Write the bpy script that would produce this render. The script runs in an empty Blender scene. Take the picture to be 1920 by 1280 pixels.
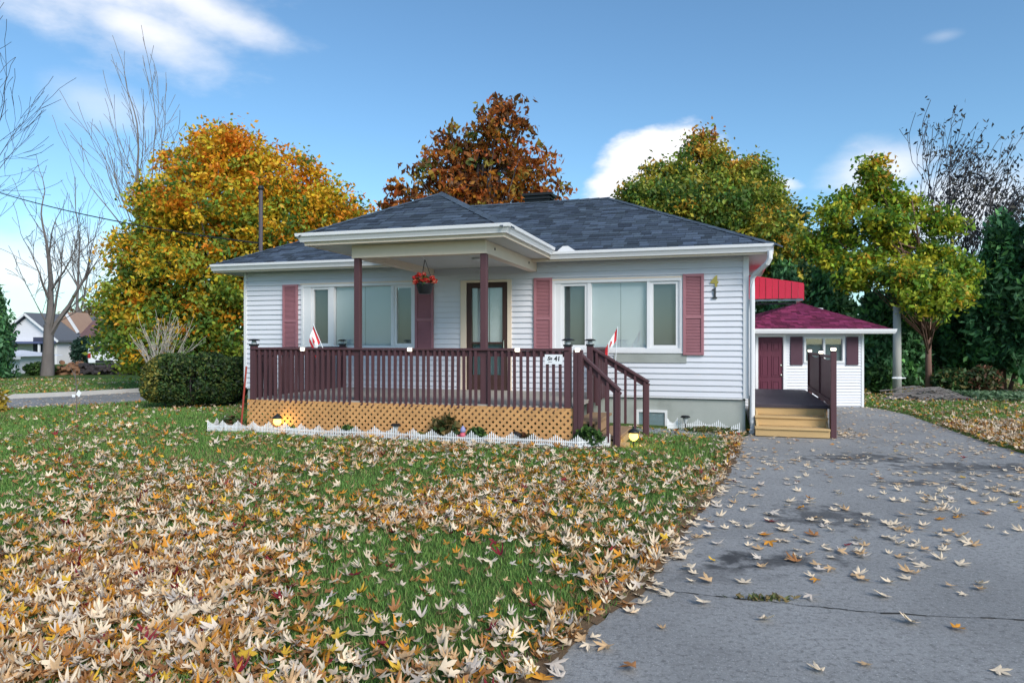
import bpy, math, random
import numpy as np
from mathutils import Vector, Matrix

R = random.Random(11)
rng = np.random.default_rng(11)
scene = bpy.context.scene
COL = scene.collection
rad = math.radians

# ------------------------------------------------------------------ camera
CAM_H = 1.65
cam_d = bpy.data.cameras.new('camera')
cam = bpy.data.objects.new('camera', cam_d)
COL.objects.link(cam)
cam.location = (0, 0, CAM_H)
cam.rotation_euler = (rad(90), 0, 0)
cam_d.sensor_width = 36.0
cam_d.lens = 24.75
cam_d.clip_start = 0.05
cam_d.clip_end = 3000
scene.camera = cam

# ------------------------------------------------------------------ sun, sky, exposure
SUN_AZ, SUN_EL = rad(150), rad(34)          # azimuth clockwise from +Y: behind the camera, to its right
sun_d = bpy.data.lights.new('sun', 'SUN')
sun_d.energy = 1.5
sun_d.angle = rad(28)
sun_d.color = (1.0, 0.93, 0.84)
sun = bpy.data.objects.new('sun', sun_d)
COL.objects.link(sun)
sdir = Vector((math.sin(SUN_AZ) * math.cos(SUN_EL), math.cos(SUN_AZ) * math.cos(SUN_EL), math.sin(SUN_EL)))
sun.rotation_euler = (-sdir).to_track_quat('-Z', 'Y').to_euler()
sun.location = sdir * 60

scene.view_settings.view_transform = 'Standard'
scene.view_settings.look = 'None'
scene.view_settings.gamma = 1.0
scene.view_settings.exposure = 1.25
scene.view_settings.use_curve_mapping = False
scene.render.engine = 'CYCLES'
scene.cycles.max_bounces = 8
scene.cycles.transparent_max_bounces = 12
scene.cycles.use_adaptive_sampling = True
scene.cycles.use_denoising = True


class NT:
    """small node-tree helper"""
    def __init__(s, tree):
        s.t = tree; s.n = tree.nodes; s.l = tree.links
    def new(s, kind, **kw):
        n = s.n.new(kind)
        for k, v in kw.items():
            if k.startswith('i_'):
                n.inputs[k[2:].replace('_', ' ')].default_value = v
            else:
                setattr(n, k, v)
        return n
    def val(s, sock, v):
        if hasattr(v, 'is_linked') or isinstance(v, bpy.types.NodeSocket):
            s.l.new(v, sock)
        else:
            sock.default_value = v
    def math(s, op, a, b=None, c=None, clamp=False):
        n = s.n.new('ShaderNodeMath'); n.operation = op; n.use_clamp = clamp
        s.val(n.inputs[0], a)
        if b is not None: s.val(n.inputs[1], b)
        if c is not None: s.val(n.inputs[2], c)
        return n.outputs[0]
    def mix(s, f, a, b, blend='MIX'):
        n = s.n.new('ShaderNodeMix'); n.data_type = 'RGBA'; n.blend_type = blend
        s.val(n.inputs[0], f); s.val(n.inputs[6], a); s.val(n.inputs[7], b)
        return n.outputs[2]
    def ramp(s, f, stops):
        n = s.n.new('ShaderNodeValToRGB')
        while len(n.color_ramp.elements) < len(stops): n.color_ramp.elements.new(0.5)
        for e, (p, c) in zip(n.color_ramp.elements, stops):
            e.position = p; e.color = c if len(c) == 4 else (*c, 1)
        s.l.new(f, n.inputs[0])
        return n.outputs[0]
    def smooth(s, v, a, b):
        n = s.n.new('ShaderNodeMapRange'); n.interpolation_type = 'SMOOTHSTEP'
        s.val(n.inputs[0], v); n.inputs[1].default_value = a; n.inputs[2].default_value = b
        n.inputs[3].default_value = 0; n.inputs[4].default_value = 1
        return n.outputs[0]
    def noise(s, vec, scale, detail=4, rough=.55):
        n = s.n.new('ShaderNodeTexNoise')
        if vec is not None: s.l.new(vec, n.inputs['Vector'])
        n.inputs['Scale'].default_value = scale; n.inputs['Detail'].default_value = detail
        n.inputs['Roughness'].default_value = rough
        return n.outputs['Fac']


world = bpy.data.worlds.new('World')
scene.world = world
world.use_nodes = True
W = NT(world.node_tree)
W.n.clear()
wout = W.new('ShaderNodeOutputWorld')
bg = W.new('ShaderNodeBackground'); bg.inputs['Strength'].default_value = 0.12
sky = W.new('ShaderNodeTexSky', sky_type='NISHITA', sun_disc=False, sun_elevation=SUN_EL, sun_rotation=SUN_AZ)
sky.air_density = 1.0; sky.dust_density = 0.6; sky.ozone_density = 1.6; sky.altitude = 80
tc = W.new('ShaderNodeTexCoord')
sep = W.new('ShaderNodeSeparateXYZ'); W.l.new(tc.outputs['Generated'], sep.inputs[0])
az = W.math('ARCTAN2', sep.outputs[0], sep.outputs[1])          # clockwise from +Y
el = W.math('ARCSINE', sep.outputs[2])
mp = W.new('ShaderNodeMapping'); W.l.new(tc.outputs['Generated'], mp.inputs[0]); mp.inputs['Scale'].default_value = (1, 1, 2.2)
n1 = W.noise(mp.outputs[0], 5.0, 6, .55)
n2 = W.noise(mp.outputs[0], 13.0, 5, .6)
wob = W.math('ADD', W.math('MULTIPLY', W.math('SUBTRACT', n1, .5), 1.5), W.math('MULTIPLY', W.math('SUBTRACT', n2, .5), .5))
# clouds: azimuth, elevation, half-widths (degrees), tilt, softness, density
CLOUDS = [(-32, 25.4, 15, 6.2, -8, .8, 1.0), (-24, 23.6, 9, 2.4, -14, .9, .85), (-28, 21.6, 7, 2.4, -14, .9, .9), (-38.5, 20.0, 3.0, .9, 0, .9, .35),
          (-30.5, 16.2, 4.2, 2.0, -10, 1.0, .35), (11.5, 12.2, 7.0, 5.0, 30, .34, 1.0), (9, 9.0, 6.0, 4.0, 10, .5, 1.0), (16, 10.5, 6.0, 5.2, -8, .34, 1.0),
          (27.5, 12.5, 4.6, 2.6, 0, .9, .75), (33.0, 9.0, 7, 4.0, 0, .9, .8), (-35, 5.0, 9, 4.0, 5, 1.0, .7), (31.5, 20.3, 1.6, .6, 0, 1, .2),
          (60, 24, 16, 5, 8, .6, .9), (85, 14, 12, 5, -6, .5, .9), (118, 30, 18, 6, 10, .6, .8), (150, 16, 14, 5, 0, .5, .9),
          (-62, 14, 12, 5, 8, .5, .9), (-95, 28, 18, 5, -8, .6, .9), (-130, 16, 14, 6, 4, .5, .9), (-165, 26, 16, 5, 0, .6, .8)]
mask = None
for (ca, ce, sa, se, tilt, soft, dens) in CLOUDS:
    da = W.math('MULTIPLY', W.math('SUBTRACT', az, rad(ca)), math.cos(rad(ce)))
    de = W.math('SUBTRACT', el, rad(ce))
    c, s_ = math.cos(rad(tilt)), math.sin(rad(tilt))
    p = W.math('DIVIDE', W.math('ADD', W.math('MULTIPLY', da, c), W.math('MULTIPLY', de, s_)), rad(sa))
    q = W.math('DIVIDE', W.math('SUBTRACT', W.math('MULTIPLY', de, c), W.math('MULTIPLY', da, s_)), rad(se))
    r2 = W.math('SQRT', W.math('ADD', W.math('MULTIPLY', p, p), W.math('MULTIPLY', q, q)))
    m = W.smooth(W.math('ADD', r2, wob), 1.0, 1.0 - soft)
    m = W.math('MULTIPLY', m, dens)
    mask = m if mask is None else W.math('MAXIMUM', mask, m)
shade = W.noise(mp.outputs[0], 7.0, 4)
ccol = W.mix(shade, (3.4, 3.5, 3.8, 1), (4.5, 4.4, 4.4, 1))
skyc = W.mix(1.0, sky.outputs[0], (0.43, 0.575, 0.63, 1), 'MULTIPLY')
fin = W.mix(mask, skyc, ccol)
W.l.new(fin, bg.inputs[0]); W.l.new(bg.outputs[0], wout.inputs[0])

# ------------------------------------------------------------------ scales: pixel of the photograph -> place
FPX = 1320.0
def at(x, y, Z):
    """place seen at photo pixel x,y at distance Z"""
    return Vector(((x - 960) / FPX * Z, Z, CAM_H - (y - 640) / FPX * Z))
def gx(x, Z):
    return (x - 960) / FPX * Z

TH = rad(16.9)
CORN = Vector(((1403 - 960) / FPX * 12.69, 12.69, 0))     # right front corner of the house
UX = Vector((math.cos(TH), -math.sin(TH), 0)); VX = Vector((math.sin(TH), math.cos(TH), 0))
def hw(u, v, z=0.0):
    return CORN + UX * u + VX * v + Vector((0, 0, z))
def to_uv(x, y):
    dx, dy = x - CORN.x, y - CORN.y
    return dx * UX.x + dy * UX.y, dx * VX.x + dy * VX.y

# ------------------------------------------------------------------ materials
MATS = {}
def mat(name, col, rough=.6, var=.12, scale=6, bump=0.0, bscale=60, spec=.3, metal=0.0, stretch=(1, 1, 1),
        attr=False, transl=0.0, tint=None, emit=0.0, fine=0.0):
    if name in MATS: return MATS[name]
    m = bpy.data.materials.new(name); m.use_nodes = True
    T = NT(m.node_tree); T.n.clear()
    out = T.new('ShaderNodeOutputMaterial')
    b = T.new('ShaderNodeBsdfPrincipled')
    b.inputs['Roughness'].default_value = rough
    b.inputs['Specular IOR Level'].default_value = spec
    b.inputs['Metallic'].default_value = metal
    tcn = T.new('ShaderNodeTexCoord'); mpn = T.new('ShaderNodeMapping')
    mpn.inputs['Scale'].default_value = stretch
    T.l.new(tcn.outputs['Object'], mpn.inputs[0])
    base = None
    if attr:
        a = T.new('ShaderNodeAttribute', attribute_name='Col'); base = a.outputs['Color']
    else:
        rgb = T.new('ShaderNodeRGB'); rgb.outputs[0].default_value = (*col, 1); base = rgb.outputs[0]
    if var > 0:
        nf = T.noise(mpn.outputs[0], scale, 5, .6)
        oi = T.new('ShaderNodeObjectInfo')
        k = T.math('ADD', T.math('MULTIPLY', T.math('SUBTRACT', nf, .5), 2 * var), 1.0)
        k = T.math('ADD', k, T.math('MULTIPLY', T.math('SUBTRACT', oi.outputs['Random'], .5), var * .7))
        if fine > 0:
            nf2 = T.noise(mpn.outputs[0], scale * 14, 3, .6)
            k = T.math('ADD', k, T.math('MULTIPLY', T.math('SUBTRACT', nf2, .5), 2 * fine))
        cmb = T.new('ShaderNodeCombineColor')
        for i in range(3): T.l.new(k, cmb.inputs[i])
        base = T.mix(1.0, base, cmb.outputs[0], 'MULTIPLY')
        if tint:
            nt = T.noise(mpn.outputs[0], scale * .6, 4)
            base = T.mix(T.smooth(nt, .5, .72), base, (*tint, 1))
    T.l.new(base, b.inputs['Base Color'])
    if bump > 0:
        bn = T.new('ShaderNodeBump'); bn.inputs['Strength'].default_value = bump; bn.inputs['Distance'].default_value = .02
        T.l.new(T.noise(mpn.outputs[0], bscale, 4), bn.inputs['Height'])
        T.l.new(bn.outputs[0], b.inputs['Normal'])
    if emit > 0:
        b.inputs['Emission Color'].default_value = (*col, 1); b.inputs['Emission Strength'].default_value = emit
    last = b.outputs[0]
    if transl > 0:
        tr = T.new('ShaderNodeBsdfTranslucent'); T.l.new(base, tr.inputs[0])
        mx = T.new('ShaderNodeMixShader'); mx.inputs[0].default_value = transl
        T.l.new(b.outputs[0], mx.inputs[1]); T.l.new(tr.outputs[0], mx.inputs[2]); last = mx.outputs[0]
    T.l.new(last, out.inputs[0])
    MATS[name] = m
    return m

def glass_mat(name, refl=1.0):
    m = bpy.data.materials.new(name); m.use_nodes = True
    T = NT(m.node_tree); T.n.clear()
    out = T.new('ShaderNodeOutputMaterial')
    lw = T.new('ShaderNodeLayerWeight'); lw.inputs[0].default_value = .5
    fr = T.math('ADD', T.math('MULTIPLY', T.math('POWER', lw.outputs['Facing'], 4.0), .9), .075)
    gl = T.new('ShaderNodeBsdfGlossy'); gl.inputs['Roughness'].default_value = .02
    bn = T.new('ShaderNodeBump'); bn.inputs['Strength'].default_value = .05
    tcn = T.new('ShaderNodeTexCoord'); T.l.new(T.noise(tcn.outputs['Object'], 1.6, 2), bn.inputs['Height'])
    T.l.new(bn.outputs[0], gl.inputs['Normal'])
    tr = T.new('ShaderNodeBsdfTransparent'); tr.inputs[0].default_value = (.93, .95, .95, 1)
    mx = T.new('ShaderNodeMixShader')
    T.l.new(T.math('MULTIPLY', fr, refl, clamp=True), mx.inputs[0])
    T.l.new(tr.outputs[0], mx.inputs[1]); T.l.new(gl.outputs[0], mx.inputs[2]); T.l.new(mx.outputs[0], out.inputs[0])
    return m

GLASS = glass_mat('window_glass')
vinyl = mat('white_vinyl', (.66, .67, .725), .45, .05, 3, .03, 30, tint=None)
trimw = mat('white_trim', (.74, .74, .76), .4, .05, 4)
cream = mat('cream_trim', (.76, .63, .50), .5, .07, 4)
soffm = mat('soffit_grey', (.58, .59, .58), .55, .06, 5)
mauve = mat('mauve_shutter', (.35, .155, .18), .6, .14, 4, .05, 40)
rail_m = mat('maroon_stain', (.088, .040, .047), .55, .25, 5, .12, 50, stretch=(1, 1, .25))
cedar = mat('cedar_lattice', (.58, .31, .125), .65, .25, 5, .08, 60)
newwood = mat('new_lumber', (.54, .36, .17), .65, .22, 3, .1, 40, stretch=(.5, 4, 4))
oldwood = mat('old_lumber', (.30, .19, .11), .75, .25, 4, .15, 40)
deckm = mat('deck_boards', (.34, .31, .28), .7, .2, 5, .1, 50)
sdeckm = mat('side_deck_boards', (.075, .06, .075), .6, .2, 4, .1, 50)
found = mat('foundation_parge', (.36, .38, .36), .85, .12, 3, .12, 30, tint=(.30, .32, .30))
shing = mat('asphalt_shingle', (.06, .065, .08), .9, .25, 9, .25, 220, attr=True, spec=.2, fine=.15)
roofdk = mat('roof_deck', (.03, .03, .036), .9)
black = mat('black_plastic', (.015, .016, .018), .4, .05)
blackm = mat('black_metal', (.02, .022, .026), .4, .1)
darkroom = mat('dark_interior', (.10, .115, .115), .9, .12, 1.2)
blind = mat('white_blind', (.58, .62, .64), .8, .06, 3)
doorbr = mat('brown_door', (.055, .028, .024), .45, .12)
winered = mat('wine_paint', (.105, .02, .042), .5, .15, 4)
awnred = mat('red_awning', (.55, .025, .06), .4, .12, 4)
chrome = mat('brushed_metal', (.6, .58, .5), .3, .05, metal=1)
gold = mat('brass', (.55, .36, .10), .32, .2, 30, metal=1)
bronze = mat('bronze', (.08, .075, .075), .35, .2, 20, metal=.7)
whitep = mat('white_plastic', (.80, .81, .84), .45, .06, 8)
lampw = mat('lit_white', (1.0, .90, .70), .4, 0, emit=1.1)
lampy = mat('lit_yellow', (1.0, .66, .12), .4, 0, emit=1.7)
clearp = mat('clear_plastic', (.55, .58, .6), .15, .1)
redp = mat('red_cloth', (.62, .03, .04), .7, .08)
whitec = mat('white_cloth', (.78, .78, .78), .8, .05)
leafm = mat('fallen_leaf', (.6, .5, .4), .6, .16, 26, .12, 60, attr=True, transl=.12, spec=.35)
folm = mat('foliage', (.1, .2, .05), .55, .06, 2, attr=True, transl=.34, spec=.35)
grassm = mat('grass_blade', (.1, .2, .05), .6, .0, 2, attr=True, transl=.25, spec=.25)
barkg = mat('grey_bark', (.17, .15, .145), .9, .3, 6, .5, 18, stretch=(1, 1, .3))
barkd = mat('dark_bark', (.06, .052, .055), .9, .3, 6, .5, 18, stretch=(1, 1, .3))
barkr = mat('red_bark', (.20, .115, .09), .9, .3, 6, .5, 18, stretch=(1, 1, .25))
concrete = mat('concrete', (.42, .41, .40), .85, .15, 6, .15, 60)
soil = mat('mulch', (.055, .04, .03), .95, .4, 14, .6, 50)
gravelm = mat('gravel_stone', (.3, .31, .34), .9, .25, 10, attr=True)

# ------------------------------------------------------------------ mesh helpers
class MB:
    def __init__(s): s.v = []; s.f = []; s.mi = []; s.c = None; s.cur = 0
    def add(s, vs, fs):
        o = len(s.v); s.v += [tuple(p) for p in vs]
        for f in fs: s.f.append(tuple(i + o for i in f)); s.mi.append(s.cur)
        return s
    def box(s, x0, x1, y0, y1, z0, z1):
        if x0 > x1: x0, x1 = x1, x0
        if y0 > y1: y0, y1 = y1, y0
        if z0 > z1: z0, z1 = z1, z0
        return s.add([(x0, y0, z0), (x1, y0, z0), (x1, y1, z0), (x0, y1, z0), (x0, y0, z1), (x1, y0, z1), (x1, y1, z1), (x0, y1, z1)],
                     [(0, 3, 2, 1), (4, 5, 6, 7), (0, 1, 5, 4), (1, 2, 6, 5), (2, 3, 7, 6), (3, 0, 4, 7)])
    def bar(s, p, q, w, h, up=(0, 0, 1)):
        p, q = Vector(p), Vector(q); d = (q - p).normalized(); up = Vector(up)
        a = d.cross(up)
        if a.length < 1e-4: a = d.cross(Vector((0, 1, 0)))
        a.normalize(); b = a.cross(d).normalized(); a = a * (w / 2); b = b * (h / 2)
        vs = [p - a - b, p + a - b, p + a + b, p - a + b, q - a - b, q + a - b, q + a + b, q - a + b]
        return s.add(vs, [(0, 3, 2, 1)[::-1], (4, 5, 6, 7)[::-1], (0, 1, 5, 4)[::-1], (1, 2, 6, 5)[::-1], (2, 3, 7, 6)[::-1], (3, 0, 4, 7)[::-1]])
    def tube(s, pts, rs, n=6, cap=True):
        pts = [Vector(p) for p in pts]
        if not isinstance(rs, (list, tuple)): rs = [rs] * len(pts)
        rings = []; ref = Vector((.31, .17, 1)).normalized()
        for i, p in enumerate(pts):
            d = (pts[min(i + 1, len(pts) - 1)] - pts[max(i - 1, 0)]).normalized()
            a = d.cross(ref)
            if a.length < .05: a = d.cross(Vector((1, 0, 0)))
            a.normalize(); b = d.cross(a)
            rings.append([p + (a * math.cos(2 * math.pi * k / n) + b * math.sin(2 * math.pi * k / n)) * rs[i] for k in range(n)])
        vs = [v for r in rings for v in r]; fs = []
        for i in range(len(pts) - 1):
            for k in range(n):
                k2 = (k + 1) % n
                fs.append((i * n + k, i * n + k2, (i + 1) * n + k2, (i + 1) * n + k))
        if cap:
            fs.append(tuple(range(n))[::-1]); fs.append(tuple(range((len(pts) - 1) * n, len(pts) * n)))
        return s.add(vs, fs)
    def lathe(s, prof, n=12, c=(0, 0, 0)):
        vs = []; fs = []
        for (r, z) in prof:
            for k in range(n):
                a = 2 * math.pi * k / n; vs.append((c[0] + r * math.cos(a), c[1] + r * math.sin(a), c[2] + z))
        for i in range(len(prof) - 1):
            for k in range(n):
                k2 = (k + 1) % n; fs.append((i * n + k, i * n + k2, (i + 1) * n + k2, (i + 1) * n + k))
        fs.append(tuple(range(n))[::-1]); fs.append(tuple(range((len(prof) - 1) * n, len(prof) * n)))
        return s.add(vs, fs)
    def prism(s, poly, axis, a, b):
        """extrude a 2d polygon along an axis: axis 'x' -> poly (y,z); 'y' -> (x,z); 'z' -> (x,y)"""
        n = len(poly)
        def P(p, t):
            return (t, p[0], p[1]) if axis == 'x' else ((p[0], t, p[1]) if axis == 'y' else (p[0], p[1], t))
        vs = [P(p, a) for p in poly] + [P(p, b) for p in poly]
        fs = [tuple(range(n)), tuple(range(n, 2 * n))[::-1]] + [(i, i + n, (i + 1) % n + n, (i + 1) % n) for i in range(n)]
        return s.add(vs, fs)
    def frame(s, x0, x1, z0, z1, w, y0, y1):
        """rectangular ring in the x-z plane"""
        s.box(x0, x0 + w, y0, y1, z0, z1); s.box(x1 - w, x1, y0, y1, z0, z1)
        s.box(x0 + w, x1 - w, y0, y1, z1 - w, z1); s.box(x0 + w, x1 - w, y0, y1, z0, z0 + w)
        return s
    def mesh(s, name, mats):
        me = bpy.data.meshes.new(name)
        me.from_pydata(s.v, [], s.f)
        for m in (mats if isinstance(mats, (list, tuple)) else [mats]): me.materials.append(m)
        if any(s.mi): me.polygons.foreach_set('material_index', s.mi)
        import bmesh
        bm = bmesh.new(); bm.from_mesh(me); bmesh.ops.recalc_face_normals(bm, faces=bm.faces); bm.to_mesh(me); bm.free()
        return me
    def build(s, name, mats, parent=None, smooth=False, loc=None, bevel=0.0):
        me = s.mesh(name, mats)
        o = bpy.data.objects.new(name, me); COL.objects.link(o)
        if parent: o.parent = parent
        if loc is not None: o.location = loc
        if smooth: me.polygons.foreach_set('use_smooth', [True] * len(me.polygons))
        if bevel:
            bv = o.modifiers.new('edge', 'BEVEL'); bv.width = bevel; bv.segments = 1; bv.limit_method = 'ANGLE'
        return o

def B(*a): return MB().box(*a)

def np_mesh(name, V, F, mats, col=None, parent=None, smooth=False):
    V = np.asarray(V, np.float32); F = np.asarray(F, np.int32); k = F.shape[1]
    me = bpy.data.meshes.new(name)
    me.vertices.add(len(V)); me.vertices.foreach_set('co', V.ravel())
    me.loops.add(F.size); me.loops.foreach_set('vertex_index', F.ravel())
    me.polygons.add(len(F)); me.polygons.foreach_set('loop_start', np.arange(0, F.size, k, dtype=np.int32))
    me.polygons.foreach_set('loop_total', np.full(len(F), k, np.int32))
    me.update(calc_edges=True)
    if col is not None:
        ca = me.color_attributes.new('Col', 'FLOAT_COLOR', 'POINT')
        c4 = np.ones((len(V), 4), np.float32); c4[:, :3] = col
        ca.data.foreach_set('color', c4.ravel())
    for m in (mats if isinstance(mats, (list, tuple)) else [mats]): me.materials.append(m)
    if smooth: me.polygons.foreach_set('use_smooth', np.ones(len(F), bool))
    o = bpy.data.objects.new(name, me); COL.objects.link(o)
    if parent: o.parent = parent
    return o

def tag(o, label=None, cat=None, group=None, kind=None):
    if label: o['label'] = label
    if cat: o['category'] = cat
    if group: o['group'] = group
    if kind: o['kind'] = kind
    return o
def thing(name, label, cat, loc=(0, 0, 0), rz=0.0, group=None):
    o = bpy.data.objects.new(name, None); COL.objects.link(o)
    o.empty_display_size = .2; o.location = loc; o.rotation_euler = (0, 0, rz)
    return tag(o, label, cat, group)
def link_copy(o, parent=None):
    c = o.copy(); COL.objects.link(c); c.parent = parent
    return c
def copy_tree(o, parent=None):
    c = link_copy(o, parent)
    for ch in list(o.children): copy_tree(ch, c)
    return c

# ------------------------------------------------------------------ ground, driveway, street
DRIVE = [(-3.2, -3), (-1.75, 0), (.1, 3.4), (.28, 3.76), (.47, 4.11), (.84, 4.63), (1.2, 5.45), (1.7, 6.6), (2.38, 8.07), (3.34, 10.37), (3.92, 12.05),
         (4.33, 12.7), (5.85, 17.72), (8.95, 17.72), (9.02, 17.0), (8.9, 15.8), (8.3, 13.6), (7.72, 11.46), (7.5, 10.2), (7.9, 6), (9.4, 0), (10, -3)]
ROAD = [(-30, 2.5), (-20, 10.2), (-12.96, 16.13), (-12.38, 17.02), (-11.14, 18.15), (-9.58, 19.45), (-7.6, 21.5), (-5.5, 24.5), (-2.5, 32), (0, 40),
        (-4, 42), (-7.5, 33), (-9.6, 27), (-11.66, 23.67), (-13.23, 21.56), (-14.67, 20.17), (-23, 13.4), (-33, 5.7)]

def sd_poly(x, y, poly):
    """signed distance to a polygon, negative inside"""
    x = np.asarray(x, float); y = np.asarray(y, float)
    d = np.full(x.shape, 1e9); ins = np.zeros(x.shape, bool)
    n = len(poly)
    for i in range(n):
        ax, ay = poly[i]; bx, by = poly[(i + 1) % n]
        ex, ey = bx - ax, by - ay
        t = np.clip(((x - ax) * ex + (y - ay) * ey) / (ex * ex + ey * ey), 0, 1)
        d = np.minimum(d, np.hypot(x - ax - t * ex, y - ay - t * ey))
        cond = ((ay > y) != (by > y)) & (x < (bx - ax) * (y - ay) / (by - ay + 1e-12) + ax)
        ins ^= cond
    return np.where(ins, -d, d)

def smoothst(t, a, b):
    t = np.clip((t - a) / (b - a), 0, 1); return t * t * (3 - 2 * t)

def wnoise(x, y, s, seed=0):
    r = np.random.default_rng(seed); o = 0
    for i in range(5):
        a = r.uniform(0, 6.28); f = s * r.uniform(.7, 2.0); ph = r.uniform(0, 6.28, 2)
        o = o + np.sin((x * math.cos(a) + y * math.sin(a)) * f + ph[0]) * np.sin((-x * math.sin(a) + y * math.cos(a)) * f * .8 + ph[1])
    return o / 2.2

def hgt(x, y):
    x = np.asarray(x, float); y = np.asarray(y, float)
    dx, dy = x - CORN.x, y - CORN.y
    u = dx * UX.x + dy * UX.y; v = dx * VX.x + dy * VX.y
    du = np.maximum(np.maximum(-10.5 - u, u + 2.6), 0); dv = np.maximum(-3.6 - v, 0)
    h = .075 * np.exp(-((du ** 2 + dv ** 2) / 2.6))
    h = h + .012 * wnoise(x, y, 1.7, 3) + .03
    d = np.minimum(sd_poly(x, y, DRIVE), sd_poly(x, y, ROAD))
    k = smoothst(d, -.03, .45)
    h = np.where(d < 0, -.06, h * k + .004 * (1 - k) + .006)
    return h

def ground_mat():
    m = bpy.data.materials.new('lawn_soil'); m.use_nodes = True
    T = NT(m.node_tree); b = T.n['Principled BSDF']; b.inputs['Roughness'].default_value = .95; b.inputs['Specular IOR Level'].default_value = .1
    g = T.new('ShaderNodeNewGeometry')
    a = T.noise(g.outputs['Position'], .9, 5); c = T.noise(g.outputs['Position'], 28, 4, .7)
    col = T.ramp(a, [(.3, (.05, .11, .022)), (.55, (.075, .135, .03)), (.75, (.11, .11, .045))])
    col = T.mix(T.smooth(c, .35, .75), col, (.09, .12, .035, 1))
    T.l.new(col, b.inputs['Base Color'])
    bn = T.new('ShaderNodeBump'); bn.inputs['Strength'].default_value = .8; bn.inputs['Distance'].default_value = .03
    T.l.new(T.noise(g.outputs['Position'], 45, 5, .7), bn.inputs['Height']); T.l.new(bn.outputs[0], b.inputs['Normal'])
    return m
lawn_m = ground_mat()

xs = np.concatenate([np.arange(-34, -12, .8), np.arange(-12, 12, .16), np.arange(12, 36, .8)])
ys = np.concatenate([np.arange(-4, 2, .5), np.arange(2, 22, .16), np.arange(22, 70, .9)])
GX, GY = np.meshgrid(xs, ys)
GZ = hgt(GX, GY)
nx, ny = len(xs), len(ys)
idx = np.arange(nx * ny).reshape(ny, nx)
F = np.stack([idx[:-1, :-1].ravel(), idx[:-1, 1:].ravel(), idx[1:, 1:].ravel(), idx[1:, :-1].ravel()], 1)
lawn = np_mesh('lawn', np.stack([GX.ravel(), GY.ravel(), GZ.ravel()], 1), F, lawn_m, smooth=True)
tag(lawn, 'green front lawn strewn with fallen maple leaves', kind='structure')
g = MB().add([(-900, -400, -.14), (900, -400, -.14), (900, 1500, -.14), (-900, 1500, -.14)], [(0, 1, 2, 3)]).build('ground', lawn_m)
tag(g, 'flat ground reaching to the horizon', kind='structure')

def asphalt(name, base, stains):
    m = bpy.data.materials.new(name); m.use_nodes = True
    T = NT(m.node_tree); b = T.n['Principled BSDF']; b.inputs['Roughness'].default_value = .85; b.inputs['Specular IOR Level'].default_value = .3
    g = T.new('ShaderNodeNewGeometry'); P = g.outputs['Position']
    sp = T.noise(P, 70, 5, .85); sp2 = T.noise(P, 26, 6, .8); lg = T.noise(P, .8, 5, .6); md = T.noise(P, 5, 5, .65)
    col = T.mix(T.smooth(lg, .3, .7), (*[c * .84 for c in base], 1), (*[c * 1.12 for c in base], 1))
    col = T.mix(T.smooth(sp, .54, .66), col, (*[min(c * 1.9, .8) for c in base], 1))
    col = T.mix(T.math('MULTIPLY', T.smooth(sp2, .52, .36), .75), col, (*[c * .45 for c in base], 1))
    col = T.mix(T.math('MULTIPLY', T.smooth(md, .56, .72), .35), col, (*[c * .55 for c in base], 1))
    s2 = T.new('ShaderNodeSeparateXYZ'); T.l.new(P, s2.inputs[0])
    for (sx, sy, rx, ry, k) in stains:                         # old oil and sealer spots
        p = T.math('DIVIDE', T.math('SUBTRACT', s2.outputs[0], sx), rx); q = T.math('DIVIDE', T.math('SUBTRACT', s2.outputs[1], sy), ry)
        r = T.math('SQRT', T.math('ADD', T.math('MULTIPLY', p, p), T.math('MULTIPLY', q, q)))
        r = T.math('ADD', r, T.math('MULTIPLY', T.math('SUBTRACT', md, .5), 5.0))
        col = T.mix(T.math('MULTIPLY', T.smooth(r, 1.3, .2), k * .82), col, (base[0] * .16, base[1] * .16, base[2] * .17, 1))
    T.l.new(col, b.inputs['Base Color'])
    bn = T.new('ShaderNodeBump'); bn.inputs['Strength'].default_value = .8; bn.inputs['Distance'].default_value = .012
    T.l.new(sp, bn.inputs['Height']); T.l.new(bn.outputs[0], b.inputs['Normal'])
    return m
def gp(x, y): Z = FPX * CAM_H / (y - 640); return (gx(x, Z), Z)
st = [(*gp(1610, 858), .75, .42, .95), (*gp(1850, 876), 1.2, .42, .9), (*gp(1545, 968), .5, .42, .9), (*gp(1440, 1052), .55, .2, .9), (*gp(1385, 1045), .22, .16, .9),
      (*gp(1700, 905), .4, .16, .8), (*gp(1330, 1075), .35, .2, .45)]
drive_m = asphalt('driveway_asphalt', (.31, .305, .30), st)
road_m = asphalt('street_asphalt', (.25, .25, .255), [])
def sheet(name, poly, z, m, label):
    import bmesh
    bm = bmesh.new(); vs = [bm.verts.new((x, y, z)) for x, y in poly]; f = bm.faces.new(vs)
    bmesh.ops.triangulate(bm, faces=[f]); bmesh.ops.recalc_face_normals(bm, faces=bm.faces)
    for f in bm.faces:
        if f.normal.z < 0: f.normal_flip()
    me = bpy.data.meshes.new(name); bm.to_mesh(me); bm.free(); me.materials.append(m)
    o = bpy.data.objects.new(name, me); COL.objects.link(o)
    return tag(o, label, kind='structure')
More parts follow.
